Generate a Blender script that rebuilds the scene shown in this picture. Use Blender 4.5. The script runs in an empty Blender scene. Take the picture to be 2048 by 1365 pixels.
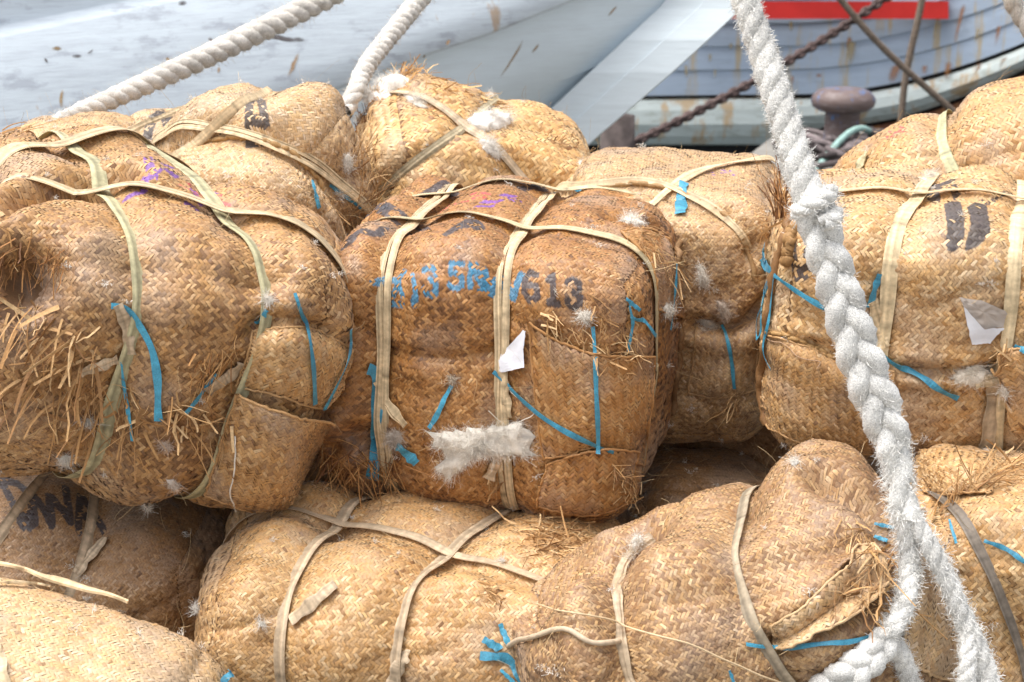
import bpy, math
import numpy as np
from mathutils import Vector, Matrix
from mathutils.bvhtree import BVHTree

# ------------------------------------------------------------------ camera, world, sun, exposure
sc = bpy.context.scene
COL = sc.collection
R = math.radians
FOCAL, PITCH, CAMH = 65.0, R(15.0), 2.5
KPX = 36.0 / FOCAL / 2048.0
cam_d = bpy.data.cameras.new("camera")
cam_d.lens = FOCAL; cam_d.sensor_width = 36.0
cam_d.clip_start = 0.1; cam_d.clip_end = 400
cam_d.dof.use_dof = True; cam_d.dof.focus_distance = 5.0; cam_d.dof.aperture_fstop = 5.0
cam = bpy.data.objects.new("camera", cam_d); COL.objects.link(cam)
cam.location = (0, 0, CAMH); cam.rotation_euler = (math.pi / 2 - PITCH, 0, 0)
sc.camera = cam

SUN_EL, SUN_AZ = R(71), R(-105)      # azimuth measured from +Y towards +X
w = bpy.data.worlds.new("World"); sc.world = w; w.use_nodes = True
nt = w.node_tree; bg = nt.nodes["Background"]
sky = nt.nodes.new("ShaderNodeTexSky"); sky.sky_type = 'NISHITA'; sky.sun_disc = False
sky.sun_elevation = SUN_EL; sky.sun_rotation = SUN_AZ; sky.air_density = 1.0; sky.dust_density = 6.0; sky.ozone_density = 1.0
hs = nt.nodes.new("ShaderNodeHueSaturation"); hs.inputs['Saturation'].default_value = 0.35
nt.links.new(sky.outputs[0], hs.inputs['Color']); nt.links.new(hs.outputs[0], bg.inputs[0])
bg.inputs[1].default_value = 0.15
sun_d = bpy.data.lights.new("sun", 'SUN'); sun_d.energy = 1.15; sun_d.angle = R(46); sun_d.color = (1.0, 0.965, 0.91)
sun = bpy.data.objects.new("sun", sun_d); COL.objects.link(sun); sun.location = (-6, 4, 14)
_sd = Vector((math.sin(SUN_AZ) * math.cos(SUN_EL), math.cos(SUN_AZ) * math.cos(SUN_EL), math.sin(SUN_EL)))
sun.rotation_euler = _sd.to_track_quat('Z', 'Y').to_euler()
sc.view_settings.view_transform = 'Standard'; sc.view_settings.look = 'None'
sc.view_settings.exposure = 0.87; sc.view_settings.gamma = 1.0
sc.cycles.max_bounces = 6; sc.cycles.diffuse_bounces = 4; sc.cycles.transparent_max_bounces = 8
sc.cycles.use_denoising = True

# ------------------------------------------------------------------ helpers
rng = np.random.default_rng(7)
CP, SP = math.cos(PITCH), math.sin(PITCH)
FWD = np.array([0, CP, -SP]); UPV = np.array([0, SP, CP]); RGT = np.array([1.0, 0, 0]); CAMP = np.array([0, 0, CAMH])

def rdir(px, py):
    d = FWD + RGT * ((px - 1024) * KPX) + UPV * (-(py - 682.5) * KPX)
    return d
def at(px, py, Y):
    """world point on the line of sight of a photo pixel (2048 wide) at world depth Y"""
    d = rdir(px, py); return CAMP + d * (Y / d[1])
def to_px(P):
    P = np.asarray(P) - CAMP
    z = P @ FWD
    return np.stack([1024 + (P @ RGT) / z / KPX, 682.5 - (P @ UPV) / z / KPX], -1)

_perm = np.random.default_rng(3).permutation(256); _perm = np.concatenate([_perm, _perm, _perm])
_g3 = np.random.default_rng(4).normal(size=(256, 3)); _g3 /= np.linalg.norm(_g3, axis=1)[:, None]
def noise3(p, seed=0):
    p = np.asarray(p, float) + seed * 17.31
    i = np.floor(p).astype(int); f = p - i; u = f * f * f * (f * (f * 6 - 15) + 10)
    r = 0
    for dx in (0, 1):
        wx = u[..., 0] if dx else 1 - u[..., 0]
        for dy in (0, 1):
            wy = u[..., 1] if dy else 1 - u[..., 1]
            for dz in (0, 1):
                wz = u[..., 2] if dz else 1 - u[..., 2]
                h = _perm[_perm[_perm[(i[..., 0] + dx) & 255] + ((i[..., 1] + dy) & 255)] + ((i[..., 2] + dz) & 255)]
                g = _g3[h]
                r = r + wx * wy * wz * ((f - np.array([dx, dy, dz])) * g).sum(-1)
    return r
def fbm(p, o=3, seed=0):
    r = 0; a = 1.0
    for k in range(o):
        r = r + a * noise3(np.asarray(p) * 2 ** k, seed + k); a *= .5
    return r
def hash2(a, b, s=0):
    h = (a.astype(np.int64) * 374761393 + b.astype(np.int64) * 668265263 + s * 974711) & 0x7fffffff
    h = ((h ^ (h >> 13)) * 1274126177) & 0x7fffffff
    return ((h ^ (h >> 16)) % 65536) / 65535.0
def srgb(r, g, b):
    f = lambda c: ((c / 255 + .055) / 1.055) ** 2.4 if c > 10 else c / 255 / 12.92
    return np.array([f(r), f(g), f(b)])

def mesh_obj(name, V, F, mat=None, parent=None, smooth=True, col=None, mats=None, midx=None, uv=None):
    """V (n,3), F (m,4) or list of (m,k) arrays -> one mesh object"""
    me = bpy.data.meshes.new(name)
    V = np.asarray(V, np.float32)
    Fs = F if isinstance(F, list) else [F]
    Fs = [np.asarray(f, np.int32) for f in Fs if len(f)]
    loops = np.concatenate([f.ravel() for f in Fs]); sizes = np.concatenate([np.full(len(f), f.shape[1], np.int32) for f in Fs])
    me.vertices.add(len(V)); me.vertices.foreach_set('co', V.ravel())
    me.loops.add(len(loops)); me.loops.foreach_set('vertex_index', loops)
    st = np.concatenate([[0], np.cumsum(sizes)[:-1]]).astype(np.int32)
    me.polygons.add(len(sizes)); me.polygons.foreach_set('loop_start', st); me.polygons.foreach_set('loop_total', sizes)
    me.polygons.foreach_set('use_smooth', np.full(len(sizes), bool(smooth)))
    for m in (mats or ([mat] if mat else [])): me.materials.append(m)
    if midx is not None: me.polygons.foreach_set('material_index', np.asarray(midx, np.int32))
    if col is not None:
        a = me.color_attributes.new('Col', 'FLOAT_COLOR', 'POINT')
        c4 = np.ones((len(V), 4), np.float32); c4[:, :3] = col; a.data.foreach_set('color', c4.ravel())
    if uv is not None:
        l = me.uv_layers.new(name='UVMap'); l.data.foreach_set('uv', np.asarray(uv, np.float32)[loops].ravel())
    me.update(calc_edges=True); me.validate(clean_customdata=False)
    o = bpy.data.objects.new(name, me); COL.objects.link(o)
    if parent is not None:
        o.parent = parent; o.matrix_parent_inverse = Matrix.Translation(-Vector(parent.location))
    return o
def empty(name, loc, label, cat, group=None):
    o = bpy.data.objects.new(name, None); COL.objects.link(o); o.location = Vector([float(c) for c in loc]); o.empty_display_size = .1
    tag(o, label, cat, group); return o
def tag(o, label, cat, group=None):
    o['label'] = label; o['category'] = cat
    if group: o['group'] = group
    return o
def structure(o): o['kind'] = 'structure'; return o

class MB:
    """collects vertex and quad arrays for one mesh"""
    def __init__(s): s.V = []; s.F = []; s.C = []; s.n = 0
    def add(s, V, F, C=None):
        V = np.asarray(V, float).reshape(-1, 3); s.V.append(V); s.F.append(np.asarray(F, int).reshape(-1, 4) + s.n)
        s.C.append(np.ones((len(V), 3)) if C is None else np.broadcast_to(np.asarray(C, float), (len(V), 3)).copy()); s.n += len(V)
    def build(s, name, mat, parent=None, smooth=True, mats=None, midx=None):
        return mesh_obj(name, np.concatenate(s.V), np.concatenate(s.F), mat, parent, smooth, np.concatenate(s.C), mats, midx)
def grid_faces(n, m, wrap=False):
    i, j = np.meshgrid(np.arange(n - 1), np.arange(m if wrap else m - 1), indexing='ij')
    j2 = (j + 1) % m
    return np.stack([i * m + j, (i + 1) * m + j, (i + 1) * m + j2, i * m + j2], -1).reshape(-1, 4)
def nrm(v): v = np.asarray(v, float); return v / np.maximum(np.linalg.norm(v, axis=-1, keepdims=True), 1e-9)
def tangents(P): return nrm(np.gradient(np.asarray(P, float), axis=0))
def catmull(pts, n):
    P = np.asarray(pts, float)
    if len(P) == 2: t = np.linspace(0, 1, n)[:, None]; return P[0] * (1 - t) + P[1] * t
    P = np.concatenate([[2 * P[0] - P[1]], P, [2 * P[-1] - P[-2]]])
    L = np.linalg.norm(np.diff(P[1:-1], axis=0), axis=1); s = np.concatenate([[0], np.cumsum(L)]); q = np.linspace(0, s[-1], n)
    k = np.clip(np.searchsorted(s, q, side='right') - 1, 0, len(L) - 1); t = ((q - s[k]) / L[k])[:, None]
    p0, p1, p2, p3 = P[k], P[k + 1], P[k + 2], P[k + 3]
    return .5 * (2 * p1 + (p2 - p0) * t + (2 * p0 - 5 * p1 + 4 * p2 - p3) * t ** 2 + (3 * p1 - p0 - 3 * p2 + p3) * t ** 3)
def frames(P, up=(0, 0, 1)):
    """parallel-transported frames along a polyline"""
    T = tangents(P); N = np.zeros_like(T)
    u = np.asarray(up, float)
    if abs(u @ T[0]) > .95: u = np.array([1.0, 0, 0])
    n = nrm(u - T[0] * (u @ T[0]))
    for k in range(len(P)):
        n = nrm(n - T[k] * (n @ T[k])); N[k] = n
    return T, N, np.cross(T, N)
def tube(mb, P, r, sides=8, C=None, up=(0, 0, 1), cap=True, squash=1.0):
    P = np.asarray(P, float); n = len(P); T, N, B = frames(P, up)
    r = np.broadcast_to(np.asarray(r, float), (n,))
    a = np.linspace(0, 2 * np.pi, sides, endpoint=False)
    V = P[:, None] + r[:, None, None] * (np.cos(a)[None, :, None] * N[:, None] * squash + np.sin(a)[None, :, None] * B[:, None])
    F = grid_faces(n, sides, True)
    V = V.reshape(-1, 3)
    if cap:
        c0, c1 = len(V), len(V) + 1
        V = np.concatenate([V, P[:1], P[-1:]]); j = np.arange(sides); j2 = (j + 1) % sides
        F = np.concatenate([F, np.stack([j * 0 + c0, j, j2, j2], -1)[:0]])   # ends are tapered instead
    mb.add(V, F, C)
def ribbon(mb, P, W, N, thick=.0015, C=None, curl=0.0):
    """flat strip along P, W = half-width vectors, N = normals; closed section of 6 points"""
    P, W, N = (np.asarray(x, float) for x in (P, W, N)); n = len(P)
    t = N * thick
    c = N * curl
    V = np.stack([P - W - c, P + t * .6, P + W - c, P + W - c - t, P - t * .4, P - W - c - t], 1)
    F = grid_faces(n, 6, True)
    caps = [[0, 1, 4, 5], [1, 2, 3, 4]]; e = (n - 1) * 6
    caps += [[e + 5, e + 4, e + 1, e], [e + 4, e + 3, e + 2, e + 1]]
    mb.add(V.reshape(-1, 3), np.concatenate([F, caps]), None if C is None else np.repeat(np.broadcast_to(C, (n, 3)), 6, 0))

def cane(mb, P, W, N, thick, C, g):
    """flat split cane: 7 points across, tone running in long fibres, dark nodes now and then"""
    P, W, N = (np.asarray(x, float) for x in (P, W, N)); n = len(P); x = np.array([-1, -.62, -.25, .1, .45, .78, 1.0])
    hgt = thick * (1 - .5 * x ** 2) + thick * .35 * g.normal(size=7) * (np.abs(x) < .9)
    top = P[:, None] + W[:, None] * x[None, :, None] + N[:, None] * hgt[None, :, None]
    bot = P[:, None] + W[:, None] * x[None, ::6, None] - N[:, None] * thick * .5
    V = np.concatenate([top, bot[:, ::-1]], 1)
    tone = 1 + .16 * g.normal(size=(1, 9)) + .10 * np.cumsum(g.normal(size=(n, 9)) * .25, 0) / 2
    s_ = np.concatenate([[0], np.cumsum(np.linalg.norm(np.diff(P, axis=0), axis=1))]); ph = g.uniform(0, .3)
    node = np.exp(-(((s_ + ph) % .31 - .15) / .004) ** 2)[:, None]
    cc = np.asarray(C, float); cc = np.broadcast_to(cc, (n, 3))[:, None] * np.clip(tone, .55, 1.4)[..., None] * (1 - .45 * node[..., None])
    cc = cc * (1 - .35 * np.clip(fbm(V * 22, 2, 71), 0, 1)[..., None])
    F = grid_faces(n, 9, True); e = (n - 1) * 9
    caps = [[0, 1, 7, 8], [1, 2, 6, 7], [2, 3, 5, 6], [3, 4, 5, 5]][:2] + [[e + 8, e + 7, e + 1, e], [e + 7, e + 6, e + 2, e + 1]]
    mb.add(V.reshape(-1, 3), np.concatenate([F, caps]), cc.reshape(-1, 3))

# ------------------------------------------------------------------ materials
def mat(name, base=(.5, .5, .5), rough=.7, attr=False, spec=.3, nscale=None, namt=.25, sheen=0, trans=0, bump=None):
    m = bpy.data.materials.new(name); m.use_nodes = True; t = m.node_tree; b = t.nodes['Principled BSDF']
    b.inputs['Roughness'].default_value = rough; b.inputs['Specular IOR Level'].default_value = spec
    b.inputs['Base Color'].default_value = (*base, 1)
    src = None
    if attr:
        a = t.nodes.new('ShaderNodeAttribute'); a.attribute_name = 'Col'; src = a.outputs['Color']
    if nscale:
        tc = t.nodes.new('ShaderNodeTexCoord'); nz = t.nodes.new('ShaderNodeTexNoise'); nz.inputs['Scale'].default_value = nscale; nz.inputs['Detail'].default_value = 5
        t.links.new(tc.outputs['Object'], nz.inputs['Vector'])
        mr = t.nodes.new('ShaderNodeMapRange'); mr.inputs[1].default_value = .3; mr.inputs[2].default_value = .7; mr.inputs[3].default_value = 1 - namt; mr.inputs[4].default_value = 1 + namt
        t.links.new(nz.outputs[0], mr.inputs[0])
        mx = t.nodes.new('ShaderNodeMix'); mx.data_type = 'RGBA'; mx.blend_type = 'MULTIPLY'; mx.inputs[0].default_value = 1
        if src: t.links.new(src, mx.inputs[6])
        else: mx.inputs[6].default_value = (*base, 1)
        t.links.new(mr.outputs[0], mx.inputs[7]); src = mx.outputs[2]
        if bump:
            bp = t.nodes.new('ShaderNodeBump'); bp.inputs['Strength'].default_value = 1; bp.inputs['Distance'].default_value = bump
            t.links.new(nz.outputs[0], bp.inputs['Height']); t.links.new(bp.outputs[0], b.inputs['Normal'])
    if src: t.links.new(src, b.inputs['Base Color'])
    if sheen: b.inputs['Sheen Weight'].default_value = sheen
    return m
M = {}
M['weave'] = mat('woven_palm_leaf', attr=True, rough=.5, spec=.5, nscale=220, namt=.22, sheen=.06)
M['straw'] = mat('palm_straw', attr=True, rough=.6, spec=.3, nscale=150, namt=.2)
M['strap'] = mat('split_cane', attr=True, rough=.55, spec=.3, nscale=90, namt=.16)
M['blue'] = mat('blue_raffia', attr=True, rough=.42, spec=.45, nscale=300, namt=.25)
M['cotton'] = mat('raw_cotton', attr=True, rough=1, spec=.05)
M['paper'] = mat('paper', attr=True, rough=.85, spec=.15, nscale=60, namt=.04)
M['rope'] = mat('rope_fibre', attr=True, rough=.95, spec=.08, nscale=300, namt=.34, bump=.004)

# ------------------------------------------------------------------ woven surfaces
PAL = {  # light -> dark straw colours (albedo)
 'tan':   [(.72, .50, .265), (.55, .335, .15), (.43, .235, .09), (.22, .11, .045)],
 'brown': [(.60, .36, .155), (.44, .225, .078), (.33, .148, .043), (.16, .068, .024)],
 'gold':  [(.80, .57, .29), (.67, .42, .18), (.52, .29, .11), (.28, .14, .06)],
 'pale':  [(.74, .545, .34), (.60, .405, .215), (.47, .29, .14), (.28, .155, .075)],
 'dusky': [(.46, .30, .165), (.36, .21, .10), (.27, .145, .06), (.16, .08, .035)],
}
def pal_lookup(name, t):
    p = np.array(PAL[name]); x = np.clip(t, 0, .9999) * (len(p) - 1); i = x.astype(int); f = (x - i)[..., None]
    return p[i] * (1 - f) + p[i + 1] * f

GLYPH = {  # stencil letters: strokes in a -1..1 box
 '0': [[(-.62, -.6), (-.75, 0), (-.62, .6), (-.2, .95)], [(.2, -.95), (.62, -.6), (.75, 0), (.62, .6)]],
 '1': [[(.1, -.9), (.1, .9), (-.35, .55)], [(-.35, -.92), (.5, -.92)]],
 '2': [[(-.65, .5), (-.3, .9), (.35, .85), (.6, .45), (.1, -.2), (-.6, -.85)], [(-.3, -.9), (.7, -.9)]],
 '3': [[(-.6, .7), (-.1, .92), (.5, .7), (.5, .3)], [(0, .02), (.55, -.3), (.5, -.72), (0, -.93)], [(-.65, -.6), (-.4, -.8)]],
 '5': [[(.6, .9), (-.45, .9), (-.5, .15)], [(-.1, .2), (.55, -.05), (.55, -.6), (.1, -.9)], [(-.6, -.7), (-.3, -.88)]],
 '6': [[(.55, .75), (0, .93), (-.6, .4), (-.65, -.4), (-.2, -.9)], [(.15, -.92), (.6, -.6), (.55, -.05), (0, .1), (-.25, 0)]],
 'W': [[(-.9, .9), (-.5, -.85), (-.1, .5)], [(0, .4), (.4, -.85), (.9, .9)]],
 'N': [[(-.7, -.9), (-.7, .9)], [(-.5, .7), (.5, -.7)], [(.7, -.9), (.7, .9)]],
 'D': [[(-.6, -.9), (-.6, .9)], [(-.25, .9), (.3, .75), (.65, 0), (.3, -.75), (-.25, -.9)]],
 'A': [[(-.8, -.9), (-.1, .9)], [(.15, .85), (.8, -.9)], [(-.2, -.25), (.25, -.25)]],
 'I': [[(0, -.9), (0, .9)]],
 'H': [[(-.65, -.9), (-.65, .9)], [(.65, -.9), (.65, .9)]],
 's': [[(-.6, .4), (-.2, -.1), (.2, .2), (.7, -.3)], [(-.8, -.3), (-.3, -.5)], [(.1, .7), (.5, .4)]],
}
def seg_dist(p, a, b):
    a = np.array(a); b = np.array(b); ab = b - a
    t = np.clip(((p - a) @ ab) / (ab @ ab), 0, 1)
    return np.linalg.norm(p - a - t[:, None] * ab, axis=1)

def weave(P, cell=.010, pal='tan', rot=45, dark=0.0, contrast=1.0, periodic=False, seed=0, gap=.0, marks=(), stains=(), cull=-.35, holes=()):
    """real palm-leaf strips plaited 2/2 over the surface grid P (n,m,3). Returns V,F,C (base sheet + strips)."""
    P = np.asarray(P, float)
    if periodic: P = np.concatenate([P, P[:, :1]], 1)
    n, m = P.shape[:2]
    du = np.linalg.norm(np.diff(P, axis=0), axis=2).mean(1); dv = np.linalg.norm(np.diff(P, axis=1), axis=2).mean(0)
    su = np.concatenate([[0], np.cumsum(du)]); sv = np.concatenate([[0], np.cumsum(dv)])
    Lu, Lv = su[-1], sv[-1]
    gu = np.gradient(P, axis=0)
    if periodic:
        gv = (np.roll(P[:, :-1], -1, 1) - np.roll(P[:, :-1], 1, 1)); gv = np.concatenate([gv, gv[:, :1]], 1)
    else: gv = np.gradient(P, axis=1)
    N = nrm(np.cross(gu, gv))
    def ev(A, u, v):
        x = np.interp(u, su, np.arange(n)); y = np.interp(v, sv, np.arange(m))
        i = np.clip(x.astype(int), 0, n - 2); j = np.clip(y.astype(int), 0, m - 2); fx = (x - i)[..., None]; fy = (y - j)[..., None]
        return A[i, j] * (1 - fx) * (1 - fy) + A[i + 1, j] * fx * (1 - fy) + A[i, j + 1] * (1 - fx) * fy + A[i + 1, j + 1] * fx * fy
    c, s = math.cos(R(rot)), math.sin(R(rot))
    # strips
    rad = (Lu + Lv) / cell * .75; K = int(rad) + 4
    cu, cv = Lu / 2, Lv / 2
    ids = np.arange(-K, K)
    out = []
    for d in (0, 1):
        A, B = np.meshgrid(ids, ids, indexing='ij')
        if d == 0: sel = (A + B) % 4 == 0; a0, b0 = A[sel] + 1.0, B[sel] + .5; strand = B[sel]; seg = A[sel]
        else: sel = (A + B) % 4 == 2; a0, b0 = A[sel] + .5, B[sel] + 1.0; strand = A[sel]; seg = B[sel]
        u = cu + cell * (c * a0 - s * b0); v = cv + cell * (s * a0 + c * b0)
        ok = (u > 0) & (u < Lu) & (v > 0) & (v < Lv)
        out.append((np.full(ok.sum(), d), a0[ok], b0[ok], strand[ok], seg[ok], u[ok], v[ok]))
    D, a0, b0, strand, seg, u, v = (np.concatenate([o[k] for o in out]) for k in range(7))
    pc = ev(P, u, v); nc = nrm(ev(N, u, v)); view = nrm(CAMP - pc)
    px = to_px(pc)
    vis = ((nc * view).sum(1) > cull) & (px[:, 0] > -260) & (px[:, 0] < 2300) & (px[:, 1] > -200) & (px[:, 1] < 1600)
    for h in holes: vis &= np.linalg.norm(pc - h[0], axis=1) > h[1] * (1 + .5 * noise3(pc * 14, 5))
    D, a0, b0, strand, seg, u, v, pc, nc = (x[vis] for x in (D, a0, b0, strand, seg, u, v, pc, nc))
    k = len(D)
    r1 = hash2(strand, D, seed); r2 = hash2(strand * 3 + D, seg, seed + 1); r3 = hash2(strand * 5 + D, seg, seed + 2); r4 = hash2(strand + 9 * D, seg, seed + 3)
    S = np.array([-1.18, -.62, 0, .62, 1.18]); X = np.array([-1, 0, 1.0])
    hw = (.45 + .05 * r1 - gap) * (.92 + .12 * r3)
    tilt = (r4 - .5) * .16
    sa = S[None, :, None] * np.ones((k, 1, 3)); xa = X[None, None, :] * hw[:, None, None] + tilt[:, None, None] * S[None, :, None] * .5
    al = np.where(D[:, None, None] == 0, a0[:, None, None] + sa, a0[:, None, None] + xa)
    be = np.where(D[:, None, None] == 0, b0[:, None, None] + xa, b0[:, None, None] + sa)
    uu = cu + cell * (c * al - s * be); vv = cv + cell * (s * al + c * be)
    # strips wander a little
    q = np.stack([uu * 5, vv * 5, np.full_like(uu, seed * 3.3)], -1)
    uu = uu + .010 * noise3(q, 11) + .004 * noise3(q * 4, 12); vv = vv + .010 * noise3(q, 13) + .004 * noise3(q * 4, 14)
    lift = .105 * (1 + .9 * (r3 - .5)) + .5 * np.maximum(0, r2 - .93) / .07 * .5
    h = cell * (lift[:, None, None] * (1 - 1.12 * sa ** 2 / 1.0 * .9) - .05 * np.abs(X)[None, None, :] + (r2 - .5)[:, None, None] * .25 * X[None, None, :])
    W = ev(P, uu, vv) + nrm(ev(N, uu, vv)) * h[..., None]
    W = W.reshape(-1, 3)
    # colours: strand tone + float tone + broad weathering
    big = fbm(pc * 3.0, 3, seed + 40); mid = fbm(pc * 11, 2, seed + 50)
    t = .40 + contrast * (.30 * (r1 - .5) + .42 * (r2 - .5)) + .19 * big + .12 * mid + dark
    t = np.where(r3 > .975, t + .35, t); t = np.where(r4 > .97, t - .3, t)
    for (cen, rad_, amt) in stains:
        d2 = np.linalg.norm(pc - cen, axis=1) / rad_
        t = t + amt * np.exp(-d2 ** 2) * (1 + .5 * noise3(pc * 20, 8))
    C = pal_lookup(pal, t)
    hue = (hash2(strand * 7 + D, seg, seed + 9) - .5)
    C = C * (1 + np.stack([.10 * hue, .0 * hue, -.25 * hue], -1))
    dust = np.clip(fbm(pc * 4.5, 3, seed + 60) * 1.3 - .08, 0, .36)[:, None]        # grey lint dust
    C = C * (1 - dust) + np.array([.36, .29, .235]) * dust
    C = np.repeat(C, 15, 0)
    rr = np.repeat(r2, 15); rr4 = np.repeat(r4, 15); nn = np.repeat(nc, 15, 0)
    for mk in marks:
        o, ex, ey, nr, ch, colr, th, drop = mk
        dlt = W - o; g11, g12, g22 = ex @ ex, ex @ ey, ey @ ey; dd = g11 * g22 - g12 * g12; q1, q2 = dlt @ ex, dlt @ ey; ca = (q1 * g22 - q2 * g12) / dd; cb = (q2 * g11 - q1 * g12) / dd
        near = (np.abs(ca) < 1.25) & (np.abs(cb) < 1.25) & (np.abs(dlt @ nr) < .10) & (nn @ nr > .2)
        if not near.any(): continue
        p2 = np.stack([ca[near], cb[near]], -1); hit = np.zeros(len(p2), bool)
        for stx in GLYPH[ch]:
            for a_, b_ in zip(stx[:-1], stx[1:]): hit |= seg_dist(p2, a_, b_) < th
        hit &= rr[near] > drop
        idx = np.where(near)[0][hit]
        C[idx] = C[idx] * .12 + np.array(colr) * (.8 + .4 * rr4[idx])[:, None] * .95
    g = grid_faces(5, 3)
    F = (np.arange(k)[:, None, None] * 15 + g[None]).reshape(-1, 4)
    # base sheet under the strips
    st = 1
    Vb = (P - N * cell * .14).reshape(-1, 3); Fb = grid_faces(n, m)
    Cb = np.broadcast_to(pal_lookup(pal, np.array([.9 + dark * .5]))[0] * .62, (len(Vb), 3))
    V = np.concatenate([Vb, W]); Fa = np.concatenate([Fb, F + len(Vb)]); Ca = np.concatenate([Cb, C])
    return V, Fa, Ca

# ------------------------------------------------------------------ bales
NX, NY = 72, 46
BALES = {}
class Bale:
    def __init__(s, key, px, py, Y, dims, yaw=0, pitch=0, roll=0, r=.2, bulge=.04, lump=.018, seed=1, taper=0.0, wrinkle=.013):
        s.key = key; s.seed = seed; BALES[key] = s
        cx = np.linspace(-1, 1, NX + 1); f = np.arange(NY) / NY * 2 - 1; o = np.ones(NY)
        yy = np.concatenate([-o, f, o, -f]); zz = np.concatenate([f, o, -f, -o])
        G = np.stack([np.repeat(cx[:, None], 4 * NY, 1), np.repeat(yy[None], NX + 1, 0), np.repeat(zz[None], NX + 1, 0)], -1)
        q = np.linspace(-1, 1, NY + 1); a, b = np.meshgrid(q, q, indexing='ij')
        capR = np.stack([np.ones_like(a), a, b], -1); capL = np.stack([-np.ones_like(a), -a, b], -1)
        s.shapes = [G.shape[:2], capR.shape[:2], capL.shape[:2]]
        c = np.concatenate([x.reshape(-1, 3) for x in (G, capR, capL)])
        h = np.array(dims) / 2; s.h = h
        p = c * h; rr = np.minimum(r, h * .98); inner = np.clip(p, -(h - rr), h - rr); d = (p - inner) / rr
        nn = nrm(d); p = inner + nn * rr
        ax = 1 - c ** 2
        bl = np.broadcast_to(np.asarray(bulge, float), (3,))
        p = p + c ** 3 * np.stack([ax[:, 1] * ax[:, 2] * bl[0], ax[:, 0] * ax[:, 2] * bl[1], ax[:, 0] * ax[:, 1] * bl[2]], -1)
        p[:, 1:] *= (1 - taper * np.abs(c[:, :1]) ** 3)
        rot = (Matrix.Rotation(R(yaw), 3, 'Z') @ Matrix.Rotation(R(pitch), 3, 'X') @ Matrix.Rotation(R(roll), 3, 'Y'))
        s.rot = np.array(rot); s.cen = at(px, py, Y)
        s.V = p @ s.rot.T + s.cen; s.N = nn @ s.rot.T
        s.V = s.V + s.N * (lump * fbm(s.V * 3.2, 3, seed) + .006 * fbm(s.V * 14, 2, seed + 5) - wrinkle * np.clip(1 - np.abs(fbm(s.V * np.array([2.1, 2.1, 3.6]), 2, seed + 70)) * 3.2, 0, 1) ** 3)[:, None]
        o0 = 0; Fs = []
        for k, (n, m) in enumerate(s.shapes):
            Fs.append(grid_faces(n, m, k == 0) + o0); o0 += n * m
        s.F = np.concatenate(Fs); s.bvh_ = None
        s.extra = []; s.marks = []; s.stains = []; s.holes = []
    def bvh(s):
        if s.bvh_ is None:
            VV, FF = s.V, s.F
            for P_ in s.extra: FF = np.concatenate([FF, grid_faces(*P_.shape[:2]) + len(VV)]); VV = np.concatenate([VV, P_.reshape(-1, 3)])
            s.bvh_ = BVHTree.FromPolygons(VV.tolist(), FF.tolist())
        return s.bvh_
    def hit(s, px, py):
        d = nrm(rdir(px, py)); r_ = s.bvh().ray_cast(Vector(CAMP), Vector(d))
        if r_[0] is not None:
            n = np.array(r_[1]); n = n if n @ d < 0 else -n
            return np.array(r_[0]), n
        t = ((s.V - CAMP) @ d); dist = np.linalg.norm(s.V - CAMP - t[:, None] * d, axis=1) + .05 * t
        k = dist.argmin(); return s.V[k].copy(), s.N[k].copy()
    def plane(s, pts):
        q = [s.hit(*p)[0] for p in pts]; a = q[0]
        n = nrm(np.cross(q[1] - a, q[2] - a)) if len(q) > 2 else nrm(np.cross(q[1] - a, s.rot[:, 2] * .9 + UPV * .3))
        return a, n
    def moved(s): s.bvh_ = None
    def groove(s, pts, depth=.03, w=.045, puff=.35):
        o, n = s.plane(pts); d = np.abs((s.V - o) @ n)
        s.V = s.V + s.N * (-depth * np.exp(-(d / w) ** 2) + puff * depth * np.exp(-((d - 2.6 * w) / (1.5 * w)) ** 2))[:, None]; s.moved()
    def grab(s, px, py, dx, dy, rad, toward=0.0):
        p, n = s.hit(px, py); z = (p - CAMP) @ FWD
        mv = (RGT * dx - UPV * dy) * z * KPX - FWD * toward
        d = np.linalg.norm(s.V - p, axis=1) / rad; wgt = np.clip(1 - d ** 2, 0, 1) ** 2
        s.V = s.V + mv * wgt[:, None]; s.moved()
    def dent(s, px, py, rad, amt):
        p, n = s.hit(px, py); d = np.linalg.norm(s.V - p, axis=1) / rad
        s.V = s.V - n * (amt * np.exp(-d ** 2 * 2))[:, None]; s.moved()
    def crease(s, pts, depth=.03, w=.03, puff=.4):
        L = [s.hit(*p) for p in pts]; Q = catmull([l[0] for l in L], 40)
        d = np.full(len(s.V), 9.0)
        for a in Q: d = np.minimum(d, np.linalg.norm(s.V - a, axis=1))
        n = nrm(np.mean([l[1] for l in L], 0)); side = (s.N @ n > -.1)
        s.V = s.V + s.N * (side * (-depth * np.exp(-(d / w) ** 2) + puff * depth * np.exp(-((d - 2.4 * w) / (1.3 * w)) ** 2)))[:, None]; s.moved()
    def mark(s, ch, px, py, hw, hh, col, th=.26, drop=.12, slant=0.0, rise=0.0):
        o, n = s.hit(px, py); a, _ = s.hit(px + hw, py + rise); b, _ = s.hit(px + slant, py - hh)
        ex = a - o; ey = b - o
        n = nrm(np.cross(ex, ey)); ey = ey - nrm(ex) * (ey @ nrm(ex)) * 0; s.marks.append((o, ex, ey, n, ch, col, th, drop))
    def stain(s, px, py, rad, amt): s.stains.append((s.hit(px, py)[0], rad, amt))
    def hole(s, px, py, rad): s.holes.append((s.hit(px, py)[0], rad))
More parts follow.
